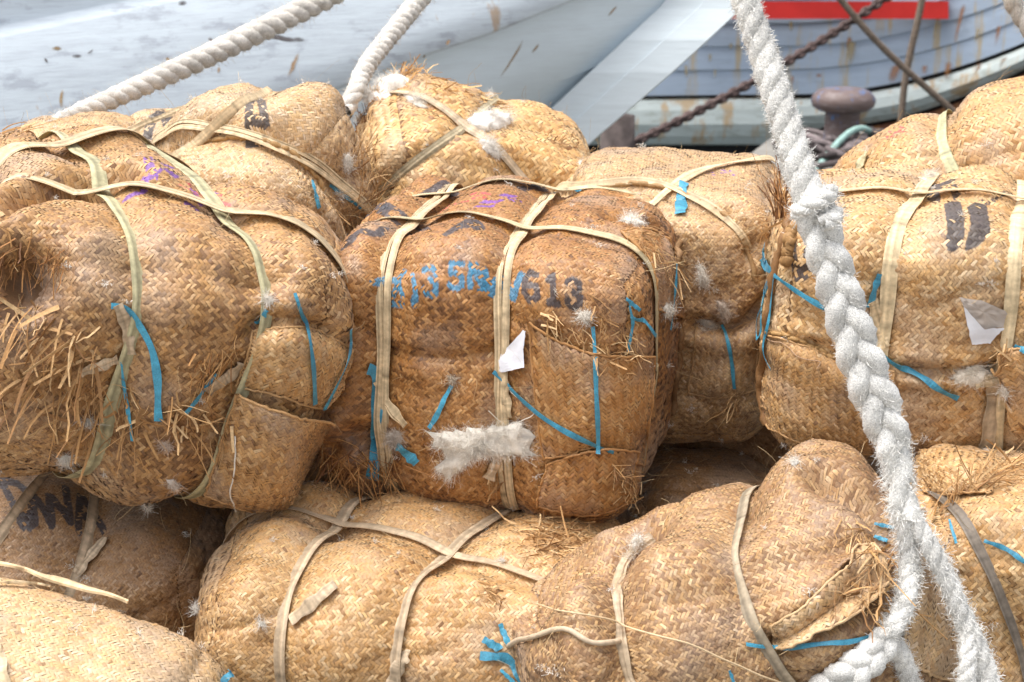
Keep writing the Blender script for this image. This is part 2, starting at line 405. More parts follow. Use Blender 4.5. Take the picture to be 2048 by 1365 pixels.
    def finish(s, label, group, cell=.010, pal='tan', dark=0, rot=45, name='woven_bale', contrast=1.0, gap=0.0, cell_end=None):
        zmin = s.V[:, 2].min(); root = empty(name, (s.cen[0], s.cen[1], zmin), label, 'bale', group)
        s.root = root; o0 = 0; mb = MB()
        for k, (n, m) in enumerate(s.shapes):
            P = s.V[o0:o0 + n * m].reshape(n, m, 3); o0 += n * m
            V, F, C = weave(P, cell if k == 0 else (cell_end or cell), pal, rot, dark, contrast, k == 0, s.seed * 7 + k, gap, s.marks, s.stains, holes=s.holes)
            mb.add(V, F, C)
        mb.build('woven_cover', M['weave'], root)
        return s
    # ---- parts
    def section(s, pts, hullmix=.8, off=.004, nres=220):
        o, n = s.plane(pts)
        E = np.concatenate([s.F[:, [0, 1]], s.F[:, [1, 2]], s.F[:, [2, 3]], s.F[:, [3, 0]]])
        d = (s.V - o) @ n; a, b = d[E[:, 0]], d[E[:, 1]]; k = a * b < 0
        t = (a[k] / (a[k] - b[k]))[:, None]; Q = s.V[E[k, 0]] * (1 - t) + s.V[E[k, 1]] * t
        c = Q.mean(0); e1 = nrm(np.cross(n, [0, 0, 1.0]) if abs(n[2]) < .9 else np.cross(n, [1.0, 0, 0])); e2 = np.cross(n, e1)
        x, y = (Q - c) @ e1, (Q - c) @ e2; th = np.arctan2(y, x); rr = np.hypot(x, y); od = np.argsort(th)
        T = np.linspace(-np.pi, np.pi, nres, endpoint=False)
        rs = np.interp(T, th[od], rr[od], period=2 * np.pi)
        xy = np.stack([rs * np.cos(T), rs * np.sin(T)], -1)
        # radius of the convex hull in every direction
        nd = np.stack([np.cos(T), np.sin(T)], -1); sup = (xy @ nd.T).max(0)
        hr = (sup[None, :] / np.maximum((nd @ nd.T), .02))
        hr = np.where(nd @ nd.T > .02, hr, 9).min(1)
        r_ = np.maximum(rs, rs * (1 - hullmix) + hr * hullmix * .995) + off
        r_ = np.convolve(np.concatenate([r_[-3:], r_, r_[:3]]), np.ones(7) / 7, 'valid')
        L = c + e1 * (r_ * np.cos(T))[:, None] + e2 * (r_ * np.sin(T))[:, None]
        return L, n, c
    def strap(s, pts, width=.036, col=(.60, .50, .33), double=False, name='cane_strap', hullmix=.5, off=.003, keep=None, green=0.0):
        L, n, c = s.section(pts, hullmix, off); L = np.concatenate([L, L[:2]]); T = tangents(L); out = np.cross(T, n); out *= np.sign(((L - c) * out).sum(1))[:, None]
        mb = MB(); k = len(L); q = np.linspace(0, 1, k)
        shifts = [(-.27 * width, .0), (.27 * width, .002)] if double else [(0, 0)]
        for i, (sh, up) in enumerate(shifts):
            hw = (width * .5 if not double else width * .27) * (1 + .10 * np.sin(q * 23 + i) + .06 * np.sin(q * 61))
            tw = .16 * np.sin(q * 19 + i * 2 + s.seed)
            Wd = n[None] * np.cos(tw)[:, None] + out * np.sin(tw)[:, None]
            P = L + n * (sh + .004 * np.sin(q * 31 + i))[:, None] + out * (up + .003 + .003 * np.abs(np.sin(q * 17)))[:, None]
            cc = np.array(col)[None] * (1 + .12 * np.sin(q * 40 + i)[:, None] * .6 + .10 * rng.normal(size=(k, 1)))
            if green: cc = cc * (1 - green * .5) + np.array([.42, .44, .26]) * green * .5
            cane(mb, P, Wd * hw[:, None], out, .0022, cc, np.random.default_rng(s.seed * 13 + i + int(width * 1e4)))
        o = mb.build(name, M['strap'], s.root, smooth=False); return o
    def surf_path(s, pix, n=40, off=.004):
        pp = catmull(np.array(pix, float), n); H = [s.hit(*p) for p in pp]
        P = np.array([h[0] for h in H]); N = np.array([h[1] for h in H])
        for _ in range(3): N[1:-1] = nrm(N[:-2] + N[1:-1] + N[2:]); P[1:-1] = P[1:-1] * .5 + (P[:-2] + P[2:]) * .25
        return P + N * off, N
    def tape(s, pix, wpx=9, col=(.06, .27, .42), n=30, off=.011, name='blue_tie', mat_='blue', taper=(1, 1), wob=.25, thick=.001):
        P, N = s.surf_path(pix, n, off); T = tangents(P); W = nrm(np.cross(T, N)); q = np.linspace(0, 1, n)
        z = np.linalg.norm(P - CAMP, axis=1) * KPX
        hw = wpx * .5 * z * np.interp(q, [0, .5, 1], [taper[0], 1, taper[1]]) * (1 + .15 * np.sin(q * 17 + s.seed))
        a = wob * np.sin(q * 9 + s.seed); W = W * np.cos(a)[:, None] + N * np.sin(a)[:, None]
        cc = np.array(col)[None] * (1 + .25 * rng.normal(size=(n, 1)) * .5)
        mb = MB()
        if mat_ == 'strap': cane(mb, P, W * hw[:, None], N, thick, cc, np.random.default_rng(int(wpx) + s.seed))
        else: ribbon(mb, P, W * hw[:, None], N, thick, cc)
        return mb.build(name, M[mat_], s.root, smooth=False)
    def flap(s, rows, bulge=.02, off=.008, n=26, m=26, cell=.010, pal='tan', dark=0, rot=45, name='folded_flap', lift=(0, 0, 0, 0), seed=0, contrast=1.0, marks=True):
        """rows: list of pixel polylines, first to last; the sheet lies on the bale and its edges may lift (row0, rowN, col0, colN)"""
        rr = [catmull(np.array(r_, float), m) for r_ in rows]; A = np.array(rr)
        A = np.stack([catmull(A[:, j], n) for j in range(m)], 1)
        P = np.zeros((n, m, 3)); N = np.zeros((n, m, 3))
        for i in range(n):
            for j in range(m): P[i, j], N[i, j] = s.hit(*A[i, j])
        nm = nrm(N.reshape(-1, 3).mean(0))
        for _ in range(6):
            for X in (P, N):
                X[1:-1, 1:-1] = (X[:-2, 1:-1] + X[2:, 1:-1] + X[1:-1, :-2] + X[1:-1, 2:]) / 4
        N = nrm(N * .5 + nm * .5)
        a = np.linspace(0, 1, n)[:, None]; b = np.linspace(0, 1, m)[None]
        H = off + bulge * (4 * a * (1 - a)) ** .6 * (4 * b * (1 - b)) ** .6 + lift[0] * (1 - a) ** 3 + lift[1] * a ** 3 + lift[2] * (1 - b) ** 3 + lift[3] * b ** 3
        H = H + .006 * noise3(P * 9, seed + s.seed)
        P = P + N * H[..., None]
        g = np.cross(np.gradient(P, axis=0), np.gradient(P, axis=1)).reshape(-1, 3).mean(0)
        if g @ (CAMP - P.reshape(-1, 3).mean(0)) < 0: P = P[:, ::-1]
        s.extra.append(P); s.moved()
        V, F, C = weave(P, cell, pal, rot, dark, contrast, False, s.seed * 31 + seed, 0, s.marks if marks else (), s.stains)
        mb = MB(); mb.add(V, F, C)
        # plaited rolled rim along the free edges
        for e in (P[0], P[-1], P[:, 0], P[:, -1]):
            tube(mb, e + .0015 * rng.normal(size=e.shape), cell * .42, 6, pal_lookup(pal, np.array([.45 + dark]))[0])
        o = mb.build(name, M['weave'], s.root); return o
    def fray(s, spots, count, dirpx, spread=.5, length=(.04, .12), width=.004, out=.35, name='frayed_strips', pal='tan', dark=0.0, droop=.3, seed=0, jitter=18):
        g = np.random.default_rng(seed + 100 + s.seed); mb = MB()
        sp = np.array(spots, float)
        for k in range(count):
            if len(sp) > 1:
                i = g.integers(len(sp) - 1); f = g.random(); c0 = sp[i] * (1 - f) + sp[i + 1] * f
            else: c0 = sp[0]
            c0 = c0 + g.normal(size=2) * jitter
            p, nr = s.hit(*c0)
            an = math.atan2(-dirpx[1], dirpx[0]) + g.normal() * spread
            d = nrm(RGT * math.cos(an) + UPV * math.sin(an)); d = nrm(d - nr * (d @ nr) * .7 + nr * (out * (.2 + g.random() * 1.2)))
            L = g.uniform(*length); n = 5; q = np.linspace(0, 1, n)
            bend = nrm(g.normal(size=3)) * g.uniform(.1, .55) * L
            P = p + nr * .004 + d * (L * q)[:, None] + bend * (q ** 2)[:, None] - np.array([0, 0, 1.0]) * (droop * L * g.random() * q ** 2)[:, None]
            if g.random() < .35: P[3:] += nrm(g.normal(size=3)) * L * .18
            wv = nrm(np.cross(d, g.normal(size=3))); hw = width * (.25 + 1.1 * g.random() ** 1.6) * .5
            W = wv[None] * (hw * (1 - .35 * q))[:, None]
            N = nrm(np.cross(np.broadcast_to(d, W.shape), W))
            cc = pal_lookup(pal, np.array([g.uniform(-.1, .95) + dark]))[0] * g.uniform(.8, 1.15)
            ribbon(mb, P, W, N, .0006, np.broadcast_to(cc, (n, 3)))
        o = mb.build(name, M['straw'], s.root, smooth=False); o['kind'] = 'stuff'; return o

def fibres(mb, pts, dirs, length, wid, col, g, n=5, curl=.6):
    for p, d in zip(pts, dirs):
        L = g.uniform(*length); q = np.linspace(0, 1, n); b1 = g.normal(size=3) * curl * L * .5; b2 = g.normal(size=3) * curl * L * .35
        P = p + d * (L * q)[:, None] + b1 * (q ** 2)[:, None] + b2 * (np.sin(q * 4))[:, None] * .4
        wv = nrm(np.cross(d, g.normal(size=3))) * wid
        V = np.stack([P - wv, P + wv * 1.0], 1).reshape(-1, 3)
        mb.add(V, grid_faces(n, 2), np.asarray(col) * g.uniform(.7, 1.12))

def cotton(surf, outline, h=.03, fz=200, name='cotton_tuft', parent=None, label=None, seed=0, col=(.74, .71, .65), flen=(.007, .022), group=None, off=.002, wid=.00026, drift=(0, 0)):
    """a tuft of raw cotton lying on a bale: a lumpy body inside the pixel outline plus many loose fibres"""
    g = np.random.default_rng(seed + 500); o = np.array(outline, float)
    o = catmull(np.concatenate([o, o[:1]]), 49)[:-1]; cen = o.mean(0); o = cen + (o - cen) * (.94 if h > .016 else .66)
    nr_ = 14; rad = np.linspace(0, 1, nr_)
    pc, pn = surf.hit(*cen)
    V = np.zeros((nr_, 48, 3)); NN = np.zeros((nr_, 48, 3))
    for i, q in enumerate(rad):
        for j in range(48):
            a, b = surf.hit(*(cen * (1 - q) + o[j] * q)); V[i, j] = a; NN[i, j] = b
    N = nrm(NN * .3 + pn)
    dep = np.abs((V - pc) @ nrm(CAMP - pc)); 
    H = h * np.sqrt(np.clip(1 - rad[:, None] ** 2, 0, 1)) * (1 + .8 * fbm(V * 22, 2, seed)) + .12 * h * fbm(V * 70, 2, seed + 2) * (1 - rad[:, None] ** 4)
    H = H + .07 * h * (1 - np.abs(fbm(V * np.array([45, 45, 80]), 3, seed + 9)) * 2.6) * (1 - rad[:, None] ** 3)
    P = V + N * (off + np.maximum(H, -.002))[..., None]
    ed = .9 + .38 * fbm(V * 40, 3, seed + 3)[..., None] * rad[:, None, None] ** 2
    P = pc + (P - pc) * ed
    mb = MB(); cc = np.array(col) * (1 + .12 * fbm(P * 40, 2, seed + 7).reshape(-1, 1))
    mb.add(P.reshape(-1, 3), grid_faces(nr_, 48, True), cc)
    fz = int(fz * 4.0); k = g.integers(0, nr_, fz); j = g.integers(0, 48, fz); k = np.where(g.random(fz) < .35, nr_ - 1 - (k // 4), k)
    rd = nrm(P[k, j] - pc + 1e-6 + g.normal(size=(fz, 3)) * .012)
    dv = (RGT * drift[0] - UPV * drift[1])
    fibres(mb, P[k, j], nrm(g.normal(size=(fz, 3)) * .9 + rd * .5 + N[k, j] * g.uniform(-.3, .35, (fz, 1)) + dv), flen, wid, np.array(col) * 1.12, g, 6, 1.1)
    ob = mb.build(name, M['cotton'], parent)
    if parent is None:
        tag(ob, label, 'cotton', group)
    return ob
# ------------------------------------------------------------------ setting
def weather_mat(name, base, dark, rust=(.30, .12, .04), streak=(1, 1, 1), scuff=.55, rustamt=.62, rough=.55, sc=1.0, rscale=(1.2, 1.2, .35)):
    """old painted timber: brushed paint, worn scuffs and rust weeping down, from object-space noise"""
    m = bpy.data.materials.new(name); m.use_nodes = True; t = m.node_tree; b = t.nodes['Principled BSDF']; L = t.links.new
    b.inputs['Roughness'].default_value = rough
    uv = t.nodes.new('ShaderNodeTexCoord')
    def nz(scale, s3, det=6, seed=0):
        mp = t.nodes.new('ShaderNodeMapping'); mp.inputs['Scale'].default_value = s3; mp.inputs['Location'].default_value = (seed, seed * .7, seed * 1.3)
        n = t.nodes.new('ShaderNodeTexNoise'); n.inputs['Scale'].default_value = scale; n.inputs['Detail'].default_value = det; n.inputs['Roughness'].default_value = .65
        L(uv.outputs['Object'], mp.inputs[0]); L(mp.outputs[0], n.inputs['Vector']); return n.outputs[0]
    def ramp(x, a, c, lo=0, hi=1):
        r = t.nodes.new('ShaderNodeMapRange'); r.inputs[1].default_value = a; r.inputs[2].default_value = c; r.inputs[3].default_value = lo; r.inputs[4].default_value = hi; L(x, r.inputs[0]); return r.outputs[0]
    def mix(f, A, B):
        x = t.nodes.new('ShaderNodeMix'); x.data_type = 'RGBA'
        if f is None: x.inputs[0].default_value = 1
        else: L(f, x.inputs[0])
        for k, v in ((6, A), (7, B)):
            if isinstance(v, tuple): x.inputs[k].default_value = (*v, 1)
            else: L(v, x.inputs[k])
        return x.outputs[2]
    grain = nz(9 * sc, (.35, .35, 3.2)); broad = nz(1.1 * sc, (.6, .6, 1), 4, 3)
    c = mix(ramp(broad, .35, .65), base, tuple(np.array(base) * .82 + np.array(dark) * .1))
    c = mix(ramp(grain, .45, .75, 0, .35), c, dark)
    c = mix(ramp(nz(5.5 * sc, (.7, .7, 2.2), 10, 11), scuff, scuff + .09, 0, .6), c, dark)
    c = mix(ramp(nz(5 * sc, rscale, 5, 23), rustamt, rustamt + .08, 0, .8), c, rust)
    L(c, b.inputs['Base Color'])
    bp = t.nodes.new('ShaderNodeBump'); bp.inputs['Strength'].default_value = .5; bp.inputs['Distance'].default_value = .006; L(grain, bp.inputs['Height'])
    c2 = nz(26 * sc, (.25, .25, 5.0), 8, 41); c = mix(ramp(c2, .50, .72, 0, .38), c, dark); L(c, b.inputs['Base Color']); L(bp.outputs[0], b.inputs['Normal'])
    return m
M['hull_white'] = weather_mat('weathered_white_paint', (.66, .74, .80), (.33, .36, .42), (.46, .31, .18), scuff=.54, rustamt=.645)
M['hull_grey'] = weather_mat('grey_blue_paint', (.74, .84, .90), (.55, .61, .65), (.42, .30, .18), scuff=.64, rustamt=.70)
M['stem'] = weather_mat('stem_paint', (.64, .715, .755), (.46, .51, .54), (.40, .26, .14), scuff=.70, rustamt=.78)
M['hull_blue'] = weather_mat('faded_blue_paint', (.50, .60, .74), (.33, .40, .48), (.55, .42, .22), scuff=.57, rustamt=.545, sc=.6, rscale=(2.8, 2.8, .2))
M['hull_pale'] = weather_mat('faded_green_white_paint', (.56, .63, .62), (.30, .33, .29), (.46, .30, .14), scuff=.52, rustamt=.52, sc=.8, rscale=(1.2, 1.2, .4))
M['red'] = mat('red_paint', (.62, .035, .03), .5, nscale=3, namt=.15)
M['rust'] = mat('rust_red_iron', (.10, .07, .065), .9, nscale=12, namt=.4)
M['rustwood'] = weather_mat('rust_red_paint', (.26, .09, .05), (.15, .07, .05), (.45, .20, .07), scuff=.6, rustamt=.55)
M['dark'] = mat('dark_gap', (.03, .03, .032), .9)
M['stone'] = mat('quay_stone', (.22, .21, .19), .9, nscale=1.6, namt=.35, bump=.02)
M['water'] = mat('harbour_water', (.035, .05, .05), .12, spec=.5, nscale=1.5, namt=.3, bump=.03)

def stain_mat(name, base, sc=14, zs=.35, strength=.85):
    """thin worn-in stain: opaque in patches, its own fading edge carried by the mesh"""
    m = bpy.data.materials.new(name); m.use_nodes = True; t = m.node_tree; b = t.nodes['Principled BSDF']; L = t.links.new
    b.inputs['Roughness'].default_value = .9
    a = t.nodes.new('ShaderNodeAttribute'); a.attribute_name = 'Col'; tc = t.nodes.new('ShaderNodeTexCoord'); mp = t.nodes.new('ShaderNodeMapping'); mp.inputs['Scale'].default_value = (1, 1, zs)
    n = t.nodes.new('ShaderNodeTexNoise'); n.inputs['Scale'].default_value = sc; n.inputs['Detail'].default_value = 6; n.inputs['Roughness'].default_value = .7
    L(tc.outputs['Object'], mp.inputs[0]); L(mp.outputs[0], n.inputs['Vector'])
    x = t.nodes.new('ShaderNodeMath'); x.operation = 'MULTIPLY_ADD'; x.inputs[1].default_value = 1.5; x.inputs[2].default_value = -1.15; L(a.outputs['Fac'], x.inputs[0])
    y = t.nodes.new('ShaderNodeMath'); y.operation = 'ADD'; L(x.outputs[0], y.inputs[0]); L(n.outputs[0], y.inputs[1])
    r = t.nodes.new('ShaderNodeMapRange'); r.inputs[1].default_value = .40; r.inputs[2].default_value = .85; r.inputs[4].default_value = strength; L(y.outputs[0], r.inputs[0]); L(r.outputs[0], b.inputs['Alpha'])
    mx = t.nodes.new('ShaderNodeMix'); mx.data_type = 'RGBA'; mx.inputs[6].default_value = (*base, 1); mx.inputs[7].default_value = (*(np.array(base) * .55), 1); L(n.outputs[0], mx.inputs[0]); L(mx.outputs[2], b.inputs['Base Color'])
    return m
def stain_strip(P, W, prof, name, m, parent):
    """strip 7 points wide whose fade value is kept in the mesh"""
    x = np.linspace(-1, 1, 7); V = P[:, None] + W[:, None] * x[None, :, None]; f = np.asarray(prof)[:, None] * np.clip(1 - x ** 2, 0, 1)[None] ** .7
    mb = MB(); mb.add(V.reshape(-1, 3), grid_faces(len(P), 7), np.repeat(f.reshape(-1, 1), 3, 1)); return mb.build(name, m, parent)

# quay sheet: polyline edge, ships lie beyond it
edge = [(-30, 7.6), (-6, 8.0), (-2.2, 8.6), (0.2, 10.6), (1.4, 13.6), (2.4, 16.6), (6, 17.4), (40, 18.5)]
mb = MB(); E = np.array(edge, float); n = len(E)
V = []
for x, y in edge: V += [(x, -30, 0), (x, y, 0), (x, y, -2.5)]
q = []
for i in range(n - 1):
    a = i * 3; b = a + 3; q += [[a, b, b + 1, a + 1], [a + 1, b + 1, b + 2, a + 2]]
mb.add(V, q); structure(mb.build('quay', M['stone'], smooth=False))
mb = MB(); mb.add([(-200, -50, -1.6), (200, -50, -1.6), (200, 300, -1.6), (-200, 300, -1.6)], [[0, 1, 2, 3]]); structure(mb.build('water', M['water'], smooth=False))

# ---- near ship: big pale wooden bow overhanging the quay from the left
def ridge(x): return np.interp(x, [-1500, -300, 0, 200, 350, 500, 700, 850, 1000, 1150, 1300, 1500], [330, 130, 72, 32, 0, -38, -92, -132, -180, -230, -290, -380])
def seam(x): return np.interp(x, [-1500, -300, 0, 350, 500, 680, 845, 970, 1150, 1300, 1500], [600, 470, 395, 290, 238, 175, 113, 72, 0, -62, -150])
def xin(y): return np.interp(y, [-600, 0, 118, 236, 315, 410, 600, 1000, 1800], [1780, 1337, 1210, 1084, 1000, 905, 720, 350, -300])
def xout(y): return np.interp(y, [-600, 0, 113, 200, 291, 400, 600, 1000, 1800], [1960, 1500, 1380, 1280, 1173, 1060, 850, 470, -200])
def ship_depth(x): return 8.7 + (np.asarray(x) + 0.0) / 1480 * 2.4
rows = [(lambda x: ridge(x) - 620, .35), (lambda x: ridge(x) - 250, .16), (lambda x: ridge(x) - 22, .13), (lambda x: ridge(x) - 17, .125), (ridge, 0.0), (lambda x: ridge(x) + 6, -.02),
        (lambda x: ridge(x) * .6 + seam(x) * .4, -.14), (lambda x: ridge(x) * .25 + seam(x) * .75, -.24), (lambda x: seam(x) - 5, -.28), (lambda x: seam(x) - 1, -.27), (lambda x: seam(x) + 2, -.20),
        (lambda x: seam(x) + 75, -.17), (lambda x: seam(x) + 150, -.10), (lambda x: seam(x) + 152, -.07), (lambda x: seam(x) + 330, .25), (lambda x: seam(x) + 700, 1.4), (lambda x: seam(x) + 1100, 2.8)]
NU = 60; hullP = np.zeros((len(rows), NU, 3)); stemO = []
for i, (fy, off) in enumerate(rows):
    xe = 1300.0
    for _ in range(30): xe = .5 * xe + .5 * xin(fy(xe))
    xs = np.linspace(-1500, xe, NU)
    for j, x in enumerate(xs): hullP[i, j] = at(x, float(fy(x)), float(ship_depth(x)) + off)
    y = float(fy(xe)); stemO.append((xe, y, off))
zc = -1.6
ship = empty('wooden_ship', (-3, 11, -1.6), 'large pale wooden ship whose bare bow rises over the bales at left', 'ship')
mb = MB(); mb.add(hullP[4:].reshape(-1, 3), grid_faces(len(rows) - 4, NU)); lower = mb
mbw = MB(); mbw.add(hullP[:11].reshape(-1, 3), grid_faces(11, NU))
mbw.build('wale_planking', M['hull_white'], ship)
mbl = MB(); mbl.add(hullP[10:].reshape(-1, 3), grid_faces(len(rows) - 10, NU)); mbl.build('bow_planking', M['hull_grey'], ship)
# far side, so that the hull is a closed body
far = hullP.copy(); far[:, :, 1] += (1 - np.linspace(0, 1, NU))[None, :] ** .8 * 4.0
mbf = MB(); mbf.add(far.reshape(-1, 3), grid_faces(len(rows), NU)); mbf.build('far_planking', M['hull_grey'], ship)
# stem timber: a thick board along the bow edge
ys = np.linspace(-560, 1300, 30); mb = MB(); S = []
for y in ys:
    xi, xo = float(xin(y)), float(xout(y)); sy = max(0.0, (y - float(seam(xi)) - 130) / 700.0)
    d = float(ship_depth(xi)) - .16 + 2.0 * sy ** 1.2
    a = at(xi - 4, y, d + .05); b = at(xi, y, d - .05); c = at((xi * .53 + xo * .47), y, d - .035); c2 = at((xi * .525 + xo * .475), y, d - .05); e = at(xo, y, d - .03); f = at(xo + 3, y, d + .28)
    S.append([a, b, c, c2, e, f])
S = np.array(S); mb.add(S.reshape(-1, 3), grid_faces(len(ys), 6)); mb.build('stem_timber', M['stem'], ship, smooth=False)
def hull_pt(px, py):
    """nearest point of the near hull on this line of sight"""
    d = nrm(rdir(px, py)); Q = hullP.reshape(-1, 3); t = (Q - CAMP) @ d; k = np.linalg.norm(Q - CAMP - t[:, None] * d, axis=1).argmin()
    return at(px, py, Q[k, 1] - .012)
_hb = BVHTree.FromPolygons(hullP.reshape(-1, 3).tolist(), grid_faces(len(rows), NU).tolist())
def hull_hit(px, py):
    r_ = _hb.ray_cast(Vector(CAMP), Vector(nrm(rdir(px, py)))); return np.array(r_[0]) if r_[0] is not None else hull_pt(px, py)
def scar(name, pix, wpx, m, parent, prof=None, n=44):
    """a gouge, open seam or rust run on the planking, following it"""
    pp = catmull(np.array(pix, float), n); P = np.array([hull_hit(*p) for p in pp]); T = tangents(P); nn = nrm(CAMP - P); W = nrm(np.cross(T, nn)); q = np.linspace(0, 1, n)
    pr = np.interp(q, np.linspace(0, 1, len(prof)), prof) if prof else np.sin(q * np.pi) ** .5
    hw = np.maximum(wpx * .40 * KPX * 9.5 * pr * (1 + 1.1 * noise3(P * 22, 5) + .8 * noise3(P * 75, 6)), 2e-4); P = P + W * (wpx * .3 * KPX * 9.5 * noise3(P * 26, 8))[:, None]; return stain_strip(P + nn * .004, W * (wpx * .75 * KPX * 9.5 * (1 + .25 * noise3(P * 22, 5)))[:, None], pr, name, m, parent)
M['gouge'] = stain_mat('bare_weathered_timber', (.20, .17, .17), 16, 1.6)
M['rustrun'] = stain_mat('rust_run', (.46, .30, .17), 14, .5)
M['ochre'] = stain_mat('ochre_rust_run', (.50, .31, .11), 14, .5)
scar('open_seam', [(505, 84), (540, 74), (580, 80), (650, 80), (725, 86)], 12, M['gouge'], ship, [.5, 1.3, .8, .3, .12])
for pp, ww, mm in [([(98, 101), (118, 98), (130, 104)], 9, 'ochre'), ([(138, 110), (150, 113), (170, 112)], 9, 'gouge'), ([(172, 110), (182, 103), (188, 96)], 5, 'gouge'), ([(126, 168), (122, 205), (121, 222)], 8, 'ochre'), ([(604, 90), (590, 125), (570, 170)], 10, 'rustrun'),
                   ([(1055, 60), (1030, 110), (990, 170)], 8, 'rustrun'), ([(1082, 84), (1060, 110)], 7, 'rustrun'), ([(903, 77), (890, 93)], 9, 'rustrun'), ([(440, 130), (435, 150)], 7, 'rustrun'),
                   ([(352, 9), (378, 4)], 12, 'gouge'), ([(415, 72), (428, 90)], 11, 'gouge'),
                   ([(1240, 5), (1210, 40)], 6, 'rustrun'), ([(332, 113), (338, 125)], 8, 'ochre'), ([(95, 118), (88, 122)], 12, 'gouge'), ([(845, 118), (850, 108)], 8, 'ochre')]:
    scar('paint_scar', pp, ww, M[mm], ship)

# ---- far ship: faded blue planked hull
FY = 20.0
far_ship = empty('wooden_ship', (3, FY, -1.6), 'faded blue planked ship with a red painted board, moored beyond the bollard', 'ship')
def rise(x): return np.where(x > 1560, ((x - 1560) / 490.0) ** 2 * 105, 0) + np.where(x < 1500, (x - 1500) * .012, 0)
def fdepth(x): return FY - np.where(x > 1560, ((x - 1560) / 490.0) ** 2 * .8, 0)
xs = np.linspace(1000, 2500, 60)
lines = [-420, -330, -250, -190, -140, -92, -46, 0, 47, 93, 140, 190]
for k, (y0, y1) in enumerate(zip(lines[:-1], lines[1:])):
    rw = []
    rr_ = rise(xs)
    off = .0 + (y0 + 420) / 600 * .25
    for yy, dd in ((y0 + .3, .03), (y0 + .8, 0), ((y0 + y1) / 2, -.003), (y1 - .6, 0), (y1 - .2, .03)):
        rw.append([at(x, yy - r_, float(fdepth(x)) + off + dd) for x, r_ in zip(xs, rr_)])
    mb = MB(); A = np.array(rw); mb.add(A.reshape(-1, 3), grid_faces(5, 60)); mb.build('hull_plank', M['hull_blue'], far_ship, smooth=False)
# backing behind the seams
rw = [[at(x, yy - r_, float(fdepth(x)) + .42) for x, r_ in zip(xs, rise(xs))] for yy in (-430, -100, 200, 420)]
mb = MB(); mb.add(np.array(rw).reshape(-1, 3), grid_faces(4, 60)); mb.build('hull_frame', M['dark'], far_ship)
# red board
xr = np.linspace(1380, 1897, 20); rw = [[at(x, yy, FY - .0 - dd - float(rise(x)) * .004) for x in xr] for yy, dd in ((3, .0), (3, .12), (38, .12), (38, .0))]
mb = MB(); mb.add(np.array(rw).reshape(-1, 3), grid_faces(4, 20)); mb.build('red_board', M['red'], far_ship, smooth=False)
# lower wale, pale and worn
def wale(x0, x1, ya, yb, m, name, bow=.09, ex=0):
    x = np.linspace(x0, x1, 40); rw = []
    for f, dd in ((0, .2), (.04, -.02), (.25, -bow * .7), (.55, -bow), (.8, -bow * .6), (.97, 0), (1, .3)):
        rw.append([at(xx, ya(xx) * (1 - f) + yb(xx) * f, float(fdepth(xx)) + .25 + dd + ex) for xx in x])
    mb = MB(); mb.add(np.array(rw).reshape(-1, 3), grid_faces(7, 40)); return mb.build(name, m, far_ship, smooth=False)
wale(1000, 1562, lambda x: 198 + (x - 1300) * -.012, lambda x: 292, M['hull_pale'], 'rubbing_wale')
wale(1562, 2500, lambda x: 198 - rise(x) * 1.0, lambda x: 262 - rise(x) * 1.0 - max(0, x - 1800) * .07, M['hull_pale'], 'rubbing_wale', .1)
wale(1562, 2500, lambda x: 262 - rise(x) * 1.0 - max(0, x - 1800) * .07, lambda x: 420 - rise(x) * .6, M['rustwood'], 'lower_planking', .0, .1)
wale(1000, 1570, lambda x: 292, lambda x: 420, M['dark'], 'lower_planking', .0, .3)
# rust weeping from fastenings
_g = np.random.default_rng(12)
M['yellowrust'] = stain_mat('yellow_rust', (.55, .43, .22), 7, .3)
M['orangerust'] = stain_mat('orange_rust', (.50, .22, .08), 7, .3)
def runs(x, y0, L, wpx, m, lean=0.0):
    q = np.linspace(0, 1, 8); P = np.array([at(x + lean * f * L, y0 + L * f - float(rise(x)), float(fdepth(x)) - .06 + .25 * (y0 + 420) / 600) for f in q]); W = np.array([RGT] * 8) * (wpx * .7 * KPX * FY * np.ones(8))[:, None]
    return stain_strip(P, W, [.5, 1, 1, .95, .85, .7, .5, .1], 'rust_run', m, far_ship)
for x, y, L, wp, m, ln in [(1372, 125, 40, 9, 'yellowrust', 0), (1420, 105, 30, 9, 'yellowrust', 0), (1430, 135, 35, 8, 'yellowrust', 0), (1462, 85, 22, 10, 'yellowrust', 0), (1705, 85, 82, 26, 'yellowrust', -.1), (1700, 80, 40, 14, 'orangerust', -.2),
                           (1582, 40, 35, 9, 'yellowrust', 0), (1585, 150, 30, 8, 'orangerust', 0), (1637, 150, 12, 14, 'orangerust', 0), (1885, 40, 140, 9, 'yellowrust', -.22), (1930, 60, 130, 12, 'orangerust', -.25), (1960, 120, 60, 10, 'yellowrust', -.3),
                           (2000, 130, 70, 12, 'orangerust', -.2), (1795, 150, 55, 26, 'orangerust', -.3), (1850, 165, 34, 16, 'orangerust', -.1), (1900, 170, 60, 18, 'orangerust', -.2), (1960, 190, 60, 14, 'orangerust', -.2), (2015, 200, 60, 30, 'orangerust', -.2)]:
    runs(x, y, L, wp, M[m], ln)
M['greenpatina'] = M['hull_pale']
# rust-red patch on the wale
mb = MB(); q = [(1860, 168), (1905, 172), (1880, 240), (1840, 250), (1815, 285), (1790, 285)]

